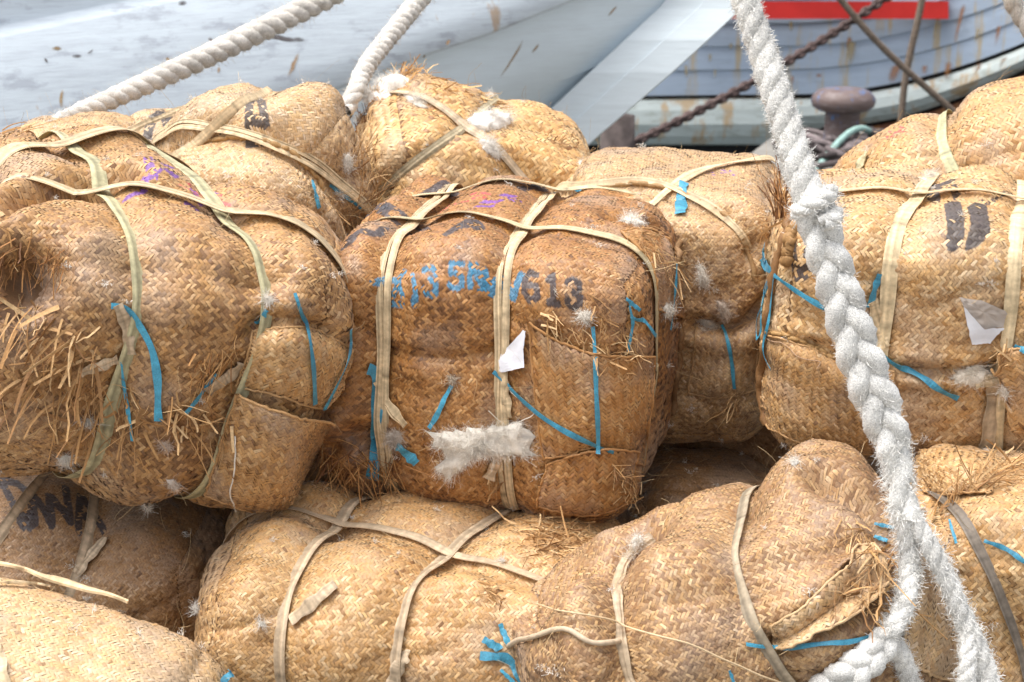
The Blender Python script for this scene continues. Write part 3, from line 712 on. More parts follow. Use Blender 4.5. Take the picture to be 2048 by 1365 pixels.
# ---- anchor chain
def chain_obj(p0, p1, sag, nl, r, name, label):
    q = np.linspace(0, 1, nl); P = p0 * (1 - q)[:, None] + p1 * q[:, None]; P[:, 2] -= sag * 4 * q * (1 - q)
    T = tangents(P); mb = MB(); step = np.linalg.norm(P[1] - P[0])
    for k in range(nl):
        t = T[k]; a = nrm(np.cross(t, [0, 0, 1.0])); b = np.cross(a, t)
        w_ = a * .75 + b * .66 if k % 2 else a * .66 - b * .75
        th = np.linspace(0, 2 * np.pi, 17); ring = P[k] + t * (np.cos(th) * step * .78)[:, None] + w_ * (np.sin(th) * step * .46)[:, None]
        tube(mb, ring, r, 6, up=np.cross(t, w_))
    o = mb.build(name, M['rust'], None); return tag(o, label, 'chain')
chain_obj(at(1215, 308, 17.2), at(1850, -60, 18.6), .12, 58, .023, 'anchor_chain', 'rusty anchor chain running up across the faded blue hull')
def line_obj(name, pts, r, m, label, cat, n=30):
    mb = MB(); tube(mb, catmull(np.array(pts), n), r, 8); o = mb.build(name, m, None); return tag(o, label, cat)
M['oldrope'] = mat('old_brown_rope', (.20, .155, .12), .95, nscale=30, namt=.3)
M['greenrope'] = mat('green_nylon_rope', (.30, .46, .42), .7, nscale=30, namt=.2)
line_obj('mooring_line', [at(1640, -50, 18), at(1760, 90, 18.2), at(1905, 222, 18.4), at(1990, 300, 18.5)], .034, M['oldrope'], 'brown mooring line slanting down to the right across the blue hull', 'rope')
line_obj('hanging_line', [at(1852, -40, 18.9), at(1838, 30, 18.9), at(1812, 150, 18.9), at(1800, 260, 18.9)], .036, M['oldrope'], 'dark brown line hanging straight down over the red board', 'rope')

# ---- bollard
bx = at(1682, 300, 15.5); bz = 0
boll = empty('mooring_bollard', (bx[0], bx[1], 0), 'rusty iron mushroom bollard with flecks of blue paint on the quay', 'bollard')
u = KPX * 15.9
def lathe(name, prof, m, parent, base, n=40):
    a = np.linspace(0, 2 * np.pi, n, endpoint=False); P = np.array(prof); V = np.stack([P[:, None, 0] * np.cos(a), P[:, None, 0] * np.sin(a), np.repeat(P[:, 1:2], n, 1)], -1) + np.array(base)
    mb = MB(); mb.add(V.reshape(-1, 3), grid_faces(len(P), n, True)); return mb.build(name, m, parent)
top = at(1682, 176, 15.5)[2]
M['bollard'] = weather_mat('rusty_bollard_iron', (.13, .085, .075), (.26, .22, .22), (.06, .18, .42), scuff=.54, rustamt=.555, sc=2.2, rscale=(1, 1, .6))
h = top
lathe('cap', [(0.001, h), (.17, h - .008), (.225, h - .03), (.262, h - .075), (.27, h - .115), (.255, h - .155), (.21, h - .185), (.15, h - .20)], M['bollard'], boll, (bx[0], bx[1], 0))
lathe('post', [(.15, h - .19), (.145, h - .25), (.15, .12), (.19, .05), (.30, .03), (.31, -.01)], M['bollard'], boll, (bx[0], bx[1], 0))
# green line and the heap of old rope at its foot
line_obj('mooring_line', [at(1590, 400, 14.2), at(1660, 305, 14.9), at(1700, 265, 15.1), at(1728, 258, 15.2), at(1745, 275, 15.4), at(1700, 290, 15.6)], .028, M['greenrope'], 'pale green line tied round the foot of the rusty bollard', 'rope')
mb = MB(); g = np.random.default_rng(5)
for k in range(46):
    c = np.array([bx[0] + .12 + g.normal() * .24, bx[1] - .3 + g.normal() * .22, .03 + abs(g.normal()) * .06]); r_ = g.uniform(.12, .32); a = np.linspace(0, g.uniform(3, 6.2), 16) + g.uniform(0, 6)
    tube(mb, c + np.stack([np.cos(a) * r_, np.sin(a) * r_, .04 * np.sin(a * 2 + k)], -1), .026, 6, np.array([.12, .10, .10]) * g.uniform(.5, 1.9))
M['heap'] = mat('dirty_rope', attr=True, rough=.95, nscale=30, namt=.3)
o = mb.build('rope_heap', M['heap']); tag(o, 'heap of dirty coiled old rope at the foot of the bollard', 'rope')
# dark old piling between the two ships
mb = MB(); pb = at(1232, 300, 15.8); tube(mb, [pb + np.array([0, 0, -1.9]), pb + np.array([0, 0, -.3]), pb + np.array([.02, 0, .30]), pb + np.array([.02, 0, .32])], [.17, .16, .14, .02], 14)
M['pile'] = mat('tarred_timber', (.10, .08, .075), .9, nscale=9, namt=.5)
tag(mb.build('mooring_pile', M['pile']), 'dark weathered timber pile standing below the tip of the pale bow', 'pile')
# ------------------------------------------------------------------ bales
G1 = 'woven bales of cotton piled on the quay'
BLACK = (.035, .035, .045); BLUE = (.045, .21, .35); PURPLE = (.16, .06, .30); RED = (.50, .07, .07)
A_ = Bale('A', 290, 630, 5.30, (1.06, .98, .82), yaw=10, pitch=13, roll=8, r=.18, bulge=(.04, .03, .03), seed=3)
B_ = Bale('B', 165, 400, 6.65, (.62, .6, .55), yaw=0, pitch=8, roll=0, r=.22, seed=6)
C_ = Bale('C', 520, 395, 6.15, (.66, .66, .64), yaw=-14, pitch=14, roll=2, r=.24, seed=4)
D_ = Bale('D', 350, 395, 6.75, (.62, .6, .56), yaw=10, pitch=10, roll=0, r=.24, seed=5)
E_ = Bale('E', 940, 395, 6.75, (.84, .62, .66), yaw=8, pitch=24, roll=17, r=.17, seed=7)
F_ = Bale('F', 1020, 685, 5.52, (.93, .92, .80), yaw=-13, pitch=4, roll=2, r=.125, bulge=(.03, .03, .03), seed=2)
Gb = Bale('G', 1335, 580, 6.10, (.76, .90, .82), yaw=-8, pitch=3, roll=-1, r=.15, seed=8)
H_ = Bale('H', 1855, 625, 5.35, (.92, .76, .72), yaw=-7, pitch=6, roll=1, r=.125, bulge=.02, seed=9)
I_ = Bale('I', 1975, 400, 6.0, (.95, .62, .58), yaw=-4, pitch=12, roll=-24, r=.24, seed=10)
J_ = Bale('J', 140, 1180, 5.35, (.96, .7, .68), yaw=-4, pitch=8, roll=3, r=.18, seed=11)
K_ = Bale('K', 90, 1490, 4.1, (.86, .6, .62), yaw=-12, pitch=10, roll=16, r=.2, seed=12)
L_ = Bale('L', 855, 1295, 5.0, (1.27, .8, .72), yaw=-2, pitch=10, roll=4, r=.2, bulge=.03, seed=13)
M_ = Bale('M', 1450, 1310, 4.55, (1.04, .66, .74), yaw=8, pitch=1, roll=-13, r=.2, bulge=.03, seed=14)
N_ = Bale('N', 2030, 1215, 4.78, (.62, .6, .76), yaw=-3, pitch=6, roll=2, r=.12, seed=15)
P_ = Bale('P', 1400, 1085, 5.75, (.62, .6, .5), yaw=8, pitch=5, roll=6, r=.18, seed=16)
Q_ = Bale('Q', 650, 1010, 6.1, (.9, .6, .8), yaw=3, pitch=0, roll=0, r=.2, seed=17)
R_ = Bale('R', 1600, 940, 6.2, (1.1, .5, .9), yaw=-3, pitch=0, roll=0, r=.2, seed=18)

# ---- shapes: sags, folds and the grooves the straps pull in
A_.grab(700, 480, 20, 40, .22); A_.grab(690, 900, -50, 10, .22); A_.grab(70, 985, 0, -50, .28); A_.dent(120, 395, .16, .05); A_.grab(60, 330, 0, -15, .25); A_.grab(560, 300, -50, 120, .42)
A_.crease([(0, 430), (90, 395), (190, 372), (260, 365)], .05, .03); A_.dent(40, 560, .13, .13); A_.dent(640, 640, .10, .03)
A_.groove([(140, 300), (268, 500), (200, 900)], .030, .05); A_.groove([(400, 340), (510, 500), (400, 980)], .030, .05)
A_.groove([(110, 390), (560, 438)], .020, .05); A_.groove([(60, 294), (350, 325)], .02, .05)
A_.crease([(500, 655), (600, 645), (700, 690)], .03, .022)
C_.grab(630, 230, 35, -40, .2); C_.grab(500, 240, 0, -20, .2)
C_.groove([(270, 275), (440, 262), (640, 340)], .055, .05); C_.dent(690, 350, .12, .05)
C_.groove([(372, 298), (420, 262), (455, 232)], .02, .04)
E_.groove([(785, 362), (850, 312), (930, 250)], .018, .04); E_.groove([(850, 200), (920, 250), (1035, 350)], .018, .04)
F_.groove([(890, 395), (772, 540), (766, 850)], .035, .05); F_.groove([(1100, 395), (1005, 560), (1010, 950)], .035, .05)
F_.groove([(880, 398), (1150, 388)], .018, .05); F_.groove([(800, 440), (1160, 466)], .022, .05)
F_.crease([(1220, 440), (1320, 470), (1345, 560)], .035, .025); F_.grab(690, 850, -45, 20, .22); F_.dent(900, 720, .16, .02)
F_.crease([(780, 700), (880, 715), (990, 700)], .012, .02); F_.crease([(660, 900), (720, 870), (760, 890)], .04, .03)
Gb.crease([(1100, 378), (1170, 376), (1290, 370), (1360, 390), (1440, 430), (1500, 500)], .03, .035); Gb.groove([(1370, 380), (1290, 400), (1470, 330)], .012, .04)
Gb.crease([(1390, 650), (1470, 660), (1525, 610)], .04, .022); Gb.dent(1450, 700, .1, .02)
H_.groove([(1850, 372), (1800, 450), (1765, 690)], .022, .045); H_.groove([(1800, 390), (2030, 408)], .022, .045); H_.groove([(2040, 430), (2025, 560), (2000, 800)], .02, .045)
H_.crease([(1530, 660), (1620, 690), (1700, 725), (1850, 745), (1990, 735)], .028, .018)
I_.groove([(1885, 235), (1885, 285), (1912, 352)], .035, .05); I_.grab(1680, 340, -30, -5, .2)
J_.groove([(190, 1010), (170, 1100), (150, 1160)], .02, .05)
L_.groove([(690, 1030), (585, 1170), (560, 1350)], .028, .05); L_.groove([(940, 1070), (835, 1160), (790, 1350)], .028, .05); L_.groove([(640, 1036), (1070, 1160)], .028, .05)
L_.dent(540, 1290, .14, .02)
M_.grab(1090, 1130, 40, 120, .26); M_.grab(1250, 1060, 0, 70, .26); M_.grab(1620, 960, 0, -45, .26); M_.grab(1100, 1160, 0, 30, .2); M_.grab(1710, 960, 10, -50, .24); M_.grab(1535, 985, 0, -22, .18); M_.dent(1618, 905, .07, .02)
M_.crease([(1300, 1085), (1250, 1125), (1236, 1180), (1240, 1260), (1265, 1370)], .05, .045, .5); M_.groove([(1490, 1000), (1470, 1100), (1570, 1350)], .05, .05)
M_.crease([(1640, 965), (1720, 1010), (1770, 1080), (1790, 1160)], .045, .03); M_.crease([(1560, 1290), (1650, 1235), (1740, 1190)], .05, .028); M_.dent(1720, 1170, .08, .06)
M_.crease([(1500, 1150), (1600, 1120), (1700, 1090)], .010, .03); M_.crease([(1840, 1000), (1850, 1150), (1830, 1300)], .04, .03)
N_.groove([(1935, 1050), (1985, 1150), (2035, 1300)], .02, .04)

# ---- stencilled and chalked marks
for ch, x, y, dr in (('2', 784, 584, .5), ('0', 813, 570, .42), ('3', 860, 559, .45), ('5', 912, 552, .4), ('0', 957, 556, .42), ('W', 1010, 572, .4)):
    F_.mark(ch, x, y, 22 if ch != 'W' else 34, 27, BLUE, .23, dr - .27, rise=1)
for ch, x, y in (('6', 1061, 572), ('1', 1104, 577), ('3', 1148, 586)): F_.mark(ch, x, y, 22, 28, BLACK, .27, .04, rise=2)
for ch, x, y in (('N', 735, 464), ('D', 825, 462), ('A', 935, 450), ('A', 885, 375), ('s', 1060, 378), ('s', 745, 415)): F_.mark(ch, x, y, 38, 10, BLACK, .33, .08, slant=8)
F_.mark('s', 940, 402, 70, 14, RED, .12, .45); F_.mark('s', 1000, 402, 50, 14, PURPLE, .16, .4)
C_.mark('A', 512, 228, 34, 34, BLACK, .24, .15); D_.mark('N', 336, 243, 48, 22, BLACK, .22, .12, slant=18); D_.mark('D', 412, 236, 40, 20, BLACK, .22, .12, slant=14); C_.mark('I', 445, 262, 30, 10, BLACK, .2, .3)
H_.mark('I', 1910, 433, 62, 26, BLACK, .27, .10, slant=-6); H_.mark('I', 1960, 436, 62, 26, BLACK, .27, .06, slant=-6); H_.mark('D', 1600, 490, 30, 40, BLACK, .3, .3); H_.mark('s', 1885, 372, 40, 8, BLACK, .2, .3); H_.mark('s', 2000, 395, 40, 12, BLACK, .2, .4)
J_.mark('D', 40, 995, 34, 36, BLACK, .24, .08, slant=-20); J_.mark('W', 110, 1010, 40, 36, BLACK, .2, .08, slant=-16); J_.mark('A', 172, 1025, 30, 32, BLACK, .24, .10, slant=-10)
A_.mark('s', 318, 345, 60, 22, PURPLE, .10, .3); A_.mark('s', 410, 405, 46, 30, PURPLE, .12, .3); A_.mark('s', 415, 398, 60, 14, RED, .09, .3); A_.mark('s', 300, 335, 18, 26, PURPLE, .16, .3)
Gb.mark('s', 1440, 348, 40, 10, PURPLE, .1, .6); I_.mark('s', 1795, 265, 30, 14, RED, .12, .5)
A_.stain(40, 570, .14, .55); F_.stain(700, 920, .16, .35); F_.stain(900, 690, .2, .16); F_.stain(1340, 650, .3, .25); F_.stain(1330, 470, .08, .25); Gb.stain(1450, 620, .14, .2); M_.stain(1720, 1180, .1, .25); E_.stain(880, 190, .12, .2); H_.stain(1850, 850, .35, .2); A_.stain(350, 900, .4, .2); C_.stain(700, 330, .1, .25); L_.stain(380, 1250, .2, .15)
A_.hole(45, 585, .055); A_.hole(25, 620, .04)

spec = dict(
 A=('tan', .0118, .20, 'biggest tan bale with two greenish cane straps and a burst straw end, at the left'),
 B=('pale', .010, 0, 'small pale bale top poking up under the end of the thick rope'),
 C=('pale', .0095, 0, 'pale two lobed bale with an arched cane strap and a stencilled black letter A'),
 D=('pale', .0105, 0, 'pale bale showing slanted faded black letters behind the arched cane strap'),
 E=('gold', .0155, 0, 'golden coarsely plaited bale at the back with crossing canes and cotton wisps'),
 F=('brown', .0105, .13, 'brown bale in the middle stencilled with blue and black numbers, torn and leaking cotton'),
 G=('pale', .0090, .14, 'finely plaited pale bale behind the numbered bale, with a blue tape tab on top'),
 H=('tan', .0118, -.10, 'tan bale with two black bars stencilled on top and a torn paper label'),
 I=('tan', .0135, .03, 'tilted bale with a single green cane strap at the upper right, nearest the bollard'),
 J=('dusky', .0085, .05, 'shaded brown bale with black lettering squeezed below the burst straw bale'),
 K=('pale', .0105, -.02, 'bright blurred golden bale in the bottom left corner with a loose cane on top'),
 L=('tan', .0108, -.02, 'wide bale in the bottom centre crossed by three pale cane straps'),
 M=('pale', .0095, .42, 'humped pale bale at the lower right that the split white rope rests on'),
 N=('tan', .0118, -.05, 'upright tan bale in the bottom right corner with a dark worn strap'),
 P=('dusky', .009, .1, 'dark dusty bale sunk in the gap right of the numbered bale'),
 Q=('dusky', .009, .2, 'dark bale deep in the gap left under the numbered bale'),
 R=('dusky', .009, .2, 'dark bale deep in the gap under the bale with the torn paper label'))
for k, b in BALES.items():
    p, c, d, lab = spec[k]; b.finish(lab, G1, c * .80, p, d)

# ---- cane straps
PALE = (.58, .45, .28); GREY = (.48, .37, .25); GREEN = (.51, .45, .275)
A_.strap([(140, 300), (268, 500), (200, 900)], .042, GREEN, green=.45); A_.strap([(400, 340), (510, 500), (400, 980)], .042, GREEN, green=.5)
A_.strap([(110, 390), (560, 438)], .054, PALE, True); A_.strap([(60, 294), (350, 325)], .054, PALE, True)
C_.strap([(270, 275), (440, 262), (640, 340)], .036, PALE, True); C_.strap([(372, 298), (420, 262), (455, 232)], .034, PALE)
D_.strap([(262, 265), (280, 255), (300, 245)], .03, PALE)
E_.strap([(785, 362), (850, 312), (930, 250)], .030, GREY, green=.5); E_.strap([(850, 200), (920, 250), (1035, 350)], .030, GREY); 
F_.strap([(890, 395), (772, 540), (766, 850)], .042, PALE, True); F_.strap([(1100, 395), (1005, 560), (1010, 950)], .042, PALE, True)
F_.strap([(880, 398), (1150, 388)], .040, PALE, green=.3); F_.strap([(800, 440), (1160, 466)], .040, PALE, green=.5)
Gb.tape([(1100, 372), (1170, 372), (1290, 366), (1360, 385), (1440, 425), (1495, 490)], 16, PALE, mat_='strap', name='cane_strap', thick=.002, n=50); Gb.tape([(1290, 425), (1340, 382), (1385, 352), (1440, 336), (1500, 326), (1560, 312)], 17, PALE, mat_='strap', name='cane_strap', thick=.002)
H_.strap([(1850, 372), (1800, 450), (1765, 690)], .044, (.66, .52, .32)); H_.strap([(1800, 390), (2030, 408)], .030, PALE, True); H_.strap([(2040, 430), (2025, 560), (2000, 800)], .040, (.66, .52, .32))
I_.strap([(1885, 235), (1885, 285), (1912, 352)], .040, GREEN, green=1); I_.tape([(1738, 308), (1726, 328), (1718, 352)], 24, GREEN, mat_='strap', name='cane_strap', thick=.003)
J_.strap([(190, 1010), (170, 1100), (150, 1160)], .036, GREY); J_.strap([(75, 970), (40, 1020), (0, 1070)], .036, GREY)
L_.strap([(690, 1030), (585, 1170), (560, 1350)], .036, GREY); L_.strap([(940, 1070), (835, 1160), (790, 1350)], .038, GREY); L_.strap([(640, 1036), (1070, 1160)], .034, GREY)
M_.tape([(1310, 1075), (1255, 1115), (1236, 1165), (1238, 1250), (1252, 1310), (1270, 1390)], 20, GREY, mat_='strap', name='cane_strap', thick=.002, n=60); M_.strap([(1490, 1000), (1470, 1100), (1570, 1350)], .036, (.34, .28, .20))
N_.strap([(1935, 1050), (1985, 1150), (2035, 1300)], .026, (.24, .20, .16))
K_.tape([(-30, 1128), (60, 1138), (160, 1160), (262, 1196)], 20, (.66, .50, .30), mat_='strap', name='cane_strap', off=.03, thick=.006)
K_.tape([(-30, 1172), (40, 1174), (100, 1178)], 10, PALE, mat_='strap', name='cane_strap', thick=.003); K_.tape([(-20, 1290), (0, 1330), (10, 1380)], 26, PALE, mat_='strap', name='cane_strap', thick=.003)
# loose strap ends
for b, pix, wpx, c in ((L_, [(585, 1245), (625, 1212), (672, 1172)], 26, GREY), (L_, [(785, 1365), (800, 1330), (822, 1308)], 26, GREY), (J_, [(155, 1150), (185, 1115), (215, 1080)], 20, GREY),
                       (A_, [(412, 780), (450, 752), (485, 722)], 26, GREY), (A_, [(160, 742), (200, 728), (232, 716)], 22, GREY), (A_, [(232, 610), (250, 650), (262, 705)], 22, GREY), (F_, [(975, 955), (990, 920), (1004, 885)], 24, GREY),
                       (F_, [(757, 760), (775, 800), (815, 850)], 20, PALE), (F_, [(1005, 740), (1012, 780), (1022, 830)], 18, PALE), (H_, [(1948, 768), (1985, 758), (2025, 748)], 22, PALE), (H_, [(1742, 600), (1755, 650), (1775, 695)], 22, PALE), (H_, [(1990, 720), (1982, 800), (1970, 895)], 30, GREY)):
    b.tape(pix, wpx, c, mat_='strap', name='loose_strap_end', off=.012, thick=.0022)

# ---- folded flaps sewn over the ends
A_.flap([[(505, 662), (590, 655), (650, 668), (700, 700)], [(490, 720), (590, 730), (650, 740), (690, 760)], [(470, 770), (560, 790), (610, 810), (650, 815)]], .02, .010, pal='tan', cell=0.0100, dark=.05, seed=1)
A_.flap([[(465, 772), (540, 800), (600, 822), (648, 824)], [(440, 890), (520, 910), (580, 925), (618, 930)], [(410, 985), (480, 1010), (540, 1020), (588, 1008)]], .03, .014, pal='tan', cell=0.0100, dark=.10, lift=(.03, 0, 0, .01), seed=2)
F_.flap([[(1062, 640), (1120, 680), (1190, 705), (1300, 712)], [(1070, 790), (1130, 800), (1200, 805), (1298, 810)], [(1088, 915), (1140, 905), (1200, 895), (1285, 930)]], .022, .010, pal='brown', cell=0.0097, dark=-.02, lift=(.012, 0, .004, 0), seed=3, marks=False)
F_.flap([[(1095, 925), (1150, 905), (1210, 893), (1270, 900)], [(1080, 970), (1150, 980), (1210, 980), (1262, 965)], [(1075, 1005), (1150, 1022), (1210, 1020), (1255, 1000)]], .015, .016, pal='brown', cell=0.0097, dark=.08, seed=4, marks=False)
F_.flap([[(1240, 465), (1290, 460), (1335, 480)], [(1300, 530), (1335, 540), (1362, 560)], [(1310, 620), (1345, 630), (1372, 640)]], .01, .008, pal='brown', cell=0.0104, dark=-.1, seed=5, marks=False)
Gb.flap([[(1392, 652), (1450, 662), (1512, 640)], [(1385, 720), (1450, 725), (1512, 715)], [(1375, 785), (1450, 795), (1508, 780)]], .02, .008, pal='pale', cell=0.0074, dark=.18, seed=6)
H_.flap([[(1532, 665), (1620, 695), (1700, 728), (1790, 742)], [(1522, 760), (1620, 790), (1700, 800), (1790, 810)], [(1530, 850), (1620, 890), (1700, 905), (1790, 905)]], .018, .008, pal='tan', cell=0.0085, dark=.08, seed=7, marks=False)
H_.flap([[(1990, 700), (2030, 690), (2070, 690)], [(2010, 770), (2050, 780), (2080, 780)], [(2030, 850), (2060, 860), (2090, 860)]], .03, .02, pal='tan', cell=0.0103, dark=.05, lift=(.02, 0, .02, 0), seed=8, marks=False)
M_.flap([[(1545, 1250), (1600, 1215), (1670, 1150), (1730, 1090)], [(1550, 1270), (1610, 1250), (1690, 1200), (1760, 1130)], [(1560, 1300), (1620, 1280), (1700, 1240), (1770, 1190)]], .02, .012, pal='pale', cell=0.0091, dark=-.05, lift=(0, .03, 0, .02), seed=9)
M_.flap([[(1815, 1095), (1850, 1120), (1880, 1170)], [(1808, 1200), (1860, 1215), (1905, 1240)], [(1800, 1330), (1860, 1350), (1920, 1370)]], .04, .012, pal='pale', cell=0.0109, dark=-.08, seed=10)
N_.flap([[(1830, 905), (1900, 905), (1985, 912)], [(1830, 950), (1900, 950), (1985, 955)], [(1850, 990), (1910, 995), (1985, 990)]], .02, .010, pal='tan', cell=0.0078, dark=0, seed=11)
# rolled dark seam down the left edge of the right-hand bale
def seam_roll(b, pix, wpx, c, off=.004, name='rolled_seam', n=40):
    P, N = b.surf_path(pix, n, off); z = np.linalg.norm(P - CAMP, axis=1) * KPX; mb = MB()
    tube(mb, P + .003 * np.random.default_rng(3).normal(size=P.shape), wpx * .5 * z * (1 + .07 * np.sin(np.arange(n) * .7)), 8, c); return mb.build(name, M['straw'], b.root)
seam_roll(H_, [(1585, 430), (1562, 500), (1548, 580), (1536, 660), (1524, 750), (1510, 850)], 18, (.24, .125, .05)); seam_roll(H_, [(1600, 445), (1585, 470), (1575, 520)], 26, (.34, .19, .075))
seam_roll(F_, [(1385, 475), (1392, 600), (1380, 720), (1350, 830)], 14, (.26, .15, .07)); seam_roll(H_, [(1532, 660), (1600, 680), (1650, 708), (1695, 726)], 10, (.42, .25, .10)); seam_roll(C_, [(400, 285), (480, 275), (560, 290), (620, 340), (645, 380)], 11, (.40, .24, .10))
seam_roll(Gb, [(1170, 378), (1280, 370), (1360, 385), (1450, 430), (1490, 490), (1510, 560)], 10, (.36, .22, .10))

# ---- frayed palm leaf
A_.fray([(0, 520), (60, 490), (130, 520)], 90, (-.3, 1), .9, (.03, .09), .004, .5, dark=.35, pal='brown', seed=1)
A_.fray([(0, 640), (60, 640), (140, 680), (200, 720)], 62, (-.6, 1), .55, (.06, .16), .011, .35, dark=.16, seed=2, jitter=26)
A_.fray([(0, 760), (80, 760), (180, 800), (240, 830)], 70, (-.35, 1), .7, (.05, .15), .010, .3, dark=.16, seed=3, jitter=28)
A_.fray([(230, 790), (330, 820), (420, 850)], 50, (.1, 1), .9, (.04, .10), .009, .3, seed=4, jitter=20)
A_.fray([(400, 740), (440, 720), (470, 690)], 40, (-.6, 1), .5, (.03, .09), .005, .35, seed=5, jitter=12, pal='brown')
A_.fray([(10, 270), (50, 262)], 8, (1, -.4), .3, (.05, .09), .007, .2, seed=6)
C_.fray([(700, 290), (735, 340), (745, 400), (700, 430)], 130, (.4, -1), .7, (.04, .12), .004, .5, dark=.1, seed=7, jitter=12)
C_.fray([(640, 390), (690, 430), (720, 450)], 60, (.3, 1), .9, (.03, .09), .005, .4, dark=.05, seed=8, jitter=12)
E_.fray([(715, 170), (760, 140), (850, 150)], 150, (.6, -.3), .9, (.03, .08), .006, .5, pal='gold', dark=.12, seed=9, jitter=12)
E_.fray([(850, 175), (930, 180), (1000, 215)], 60, (1, .3), .6, (.02, .06), .007, .3, pal='gold', seed=10, jitter=8); E_.fray([(705, 250), (730, 240)], 40, (1, .1), .8, (.02, .06), .005, .4, dark=.4, pal='brown', seed=11, jitter=10)
E_.fray([(1080, 260), (1180, 310)], 26, (.8, -.6), .5, (.02, .05), .006, .5, dark=.2, seed=12, jitter=6)
F_.fray([(650, 910), (720, 930), (800, 920)], 130, (.2, 1), .7, (.04, .12), .0045, .45, dark=.15, seed=13, jitter=18, pal='brown')
F_.fray([(1090, 640), (1150, 690), (1250, 715)], 80, (.5, .5), 1.0, (.02, .07), .006, .35, seed=14, jitter=14, dark=0)
F_.fray([(1180, 600), (1230, 640), (1250, 700)], 40, (.3, 1), .7, (.03, .08), .004, .3, seed=15, jitter=12, dark=.1)
F_.fray([(1230, 930), (1262, 960), (1250, 1000)], 40, (.2, 1), 1.0, (.02, .06), .004, .4, seed=16, jitter=10); F_.fray([(990, 930), (1000, 960)], 14, (-.3, 1), .5, (.03, .06), .006, .3, seed=17, jitter=10)
F_.fray([(1260, 450), (1300, 480), (1340, 560)], 50, (.6, .6), .8, (.02, .07), .005, .3, seed=18, jitter=12); F_.fray([(1380, 500), (1390, 560)], 30, (-.3, 1), .6, (.03, .09), .005, .4, seed=19, jitter=6)
H_.fray([(1562, 440), (1572, 430)], 60, (-.1, -1), .25, (.07, .15), .0065, .3, dark=.42, pal='brown', droop=0, seed=20, jitter=7); H_.fray([(1570, 440)], 3, (-1, .35), .05, (.14, .17), .006, .3, droop=.1, seed=21, jitter=3)
H_.fray([(1985, 700), (2010, 720), (2040, 730)], 36, (-.2, -.4), 1.2, (.02, .06), .006, .5, seed=22, jitter=10)
Gb.fray([(1460, 790), (1480, 820)], 26, (-.4, .5), .8, (.02, .07), .005, .4, seed=23, jitter=8)
L_.fray([(1040, 1075), (1120, 1085), (1200, 1090)], 230, (.3, .6), 1.3, (.02, .07), .006, .4, seed=24, jitter=22, dark=.05); L_.fray([(960, 1180), (1000, 1200)], 30, (1, .6), .7, (.02, .04), .006, .3, seed=25, jitter=10)
L_.fray([(700, 985), (850, 985)], 30, (1, .1), .9, (.02, .06), .003, .3, seed=26, jitter=8)
M_.fray([(1700, 1060), (1750, 1100), (1790, 1130)], 90, (-.2, .8), .7, (.03, .10), .006, .4, seed=27, jitter=12); M_.fray([(1690, 1180), (1760, 1200), (1800, 1160)], 80, (.1, .8), 1.0, (.03, .09), .008, .4, seed=28, jitter=14)
N_.fray([(1880, 1020), (1940, 980), (1990, 950), (2030, 940)], 130, (.3, -.5), 1.0, (.03, .10), .006, .6, seed=29, jitter=12)

# ---- blue raffia ties
BL = (.055, .27, .40)
ties = [(A_, [(220, 612), (240, 612), (262, 625), (300, 680), (315, 740), (318, 840)], 15), (A_, [(240, 720), (255, 790), (268, 880)], 8), (A_, [(588, 590), (605, 640), (622, 720), (626, 805)], 10), (A_, [(697, 655), (690, 720), (645, 815)], 9), (A_, [(430, 745), (400, 785), (370, 825)], 9), (A_, [(512, 645), (535, 618)], 10),
        (F_, [(735, 735), (752, 745), (757, 830), (753, 890), (742, 955)], 26), (F_, [(797, 890), (815, 905), (835, 925)], 20), (F_, [(905, 770), (880, 820), (860, 855)], 11), (F_, [(985, 742), (1015, 765), (1060, 810), (1130, 860), (1225, 902)], 11), (F_, [(1188, 650), (1192, 760), (1196, 905)], 10), (F_, [(1248, 598), (1275, 620)], 9), (F_, [(1254, 610), (1262, 650), (1252, 702)], 7), (F_, [(1258, 632), (1285, 645), (1305, 672)], 9), (F_, [(1348, 530), (1345, 580), (1335, 660)], 7),
        (Gb, [(1368, 370), (1364, 400), (1360, 432)], 22), (Gb, [(1160, 378), (1164, 392)], 16), (Gb, [(1443, 650), (1460, 700), (1467, 775)], 8), (Gb, [(1520, 520), (1530, 545)], 8),
        (H_, [(1515, 490), (1530, 520), (1552, 548)], 18), (H_, [(1550, 548), (1522, 600), (1507, 660), (1513, 682), (1527, 672), (1530, 610), (1550, 552)], 9), (H_, [(1554, 548), (1544, 640), (1532, 700), (1548, 738)], 9), (H_, [(1553, 550), (1610, 590), (1680, 632)], 11), (H_, [(1757, 703), (1830, 750), (1915, 795)], 13), (H_, [(1756, 546), (1745, 580), (1736, 612)], 14), (H_, [(2030, 690), (2050, 705)], 12),
        (M_, [(1488, 1290), (1560, 1297), (1640, 1290), (1700, 1280), (1755, 1263)], 10), (M_, [(1750, 1050), (1790, 1060)], 8), (M_, [(1750, 1075), (1778, 1086)], 9), (M_, [(1455, 1340), (1465, 1370)], 7), (L_, [(1000, 1248), (1018, 1290)], 12), (L_, [(960, 1312), (1020, 1320), (1048, 1366)], 20), (L_, [(966, 1280), (1000, 1300)], 16), (L_, [(1000, 1340), (1030, 1366)], 8),
        (N_, [(1970, 1083), (2010, 1098), (2060, 1132)], 10), (N_, [(1900, 1045), (1912, 1090)], 6), (K_, [(435, 1368), (460, 1350), (487, 1328)], 15), (C_, [(620, 365), (635, 415)], 9), (C_, [(655, 370), (690, 392), (722, 415)], 10)]
for b, pix, wpx in ties:
    c = np.array(BL) * rng.uniform(.85, 1.3); b.tape(pix, wpx, c, taper=(.7, .9) if wpx < 14 else (.8, 1.1))

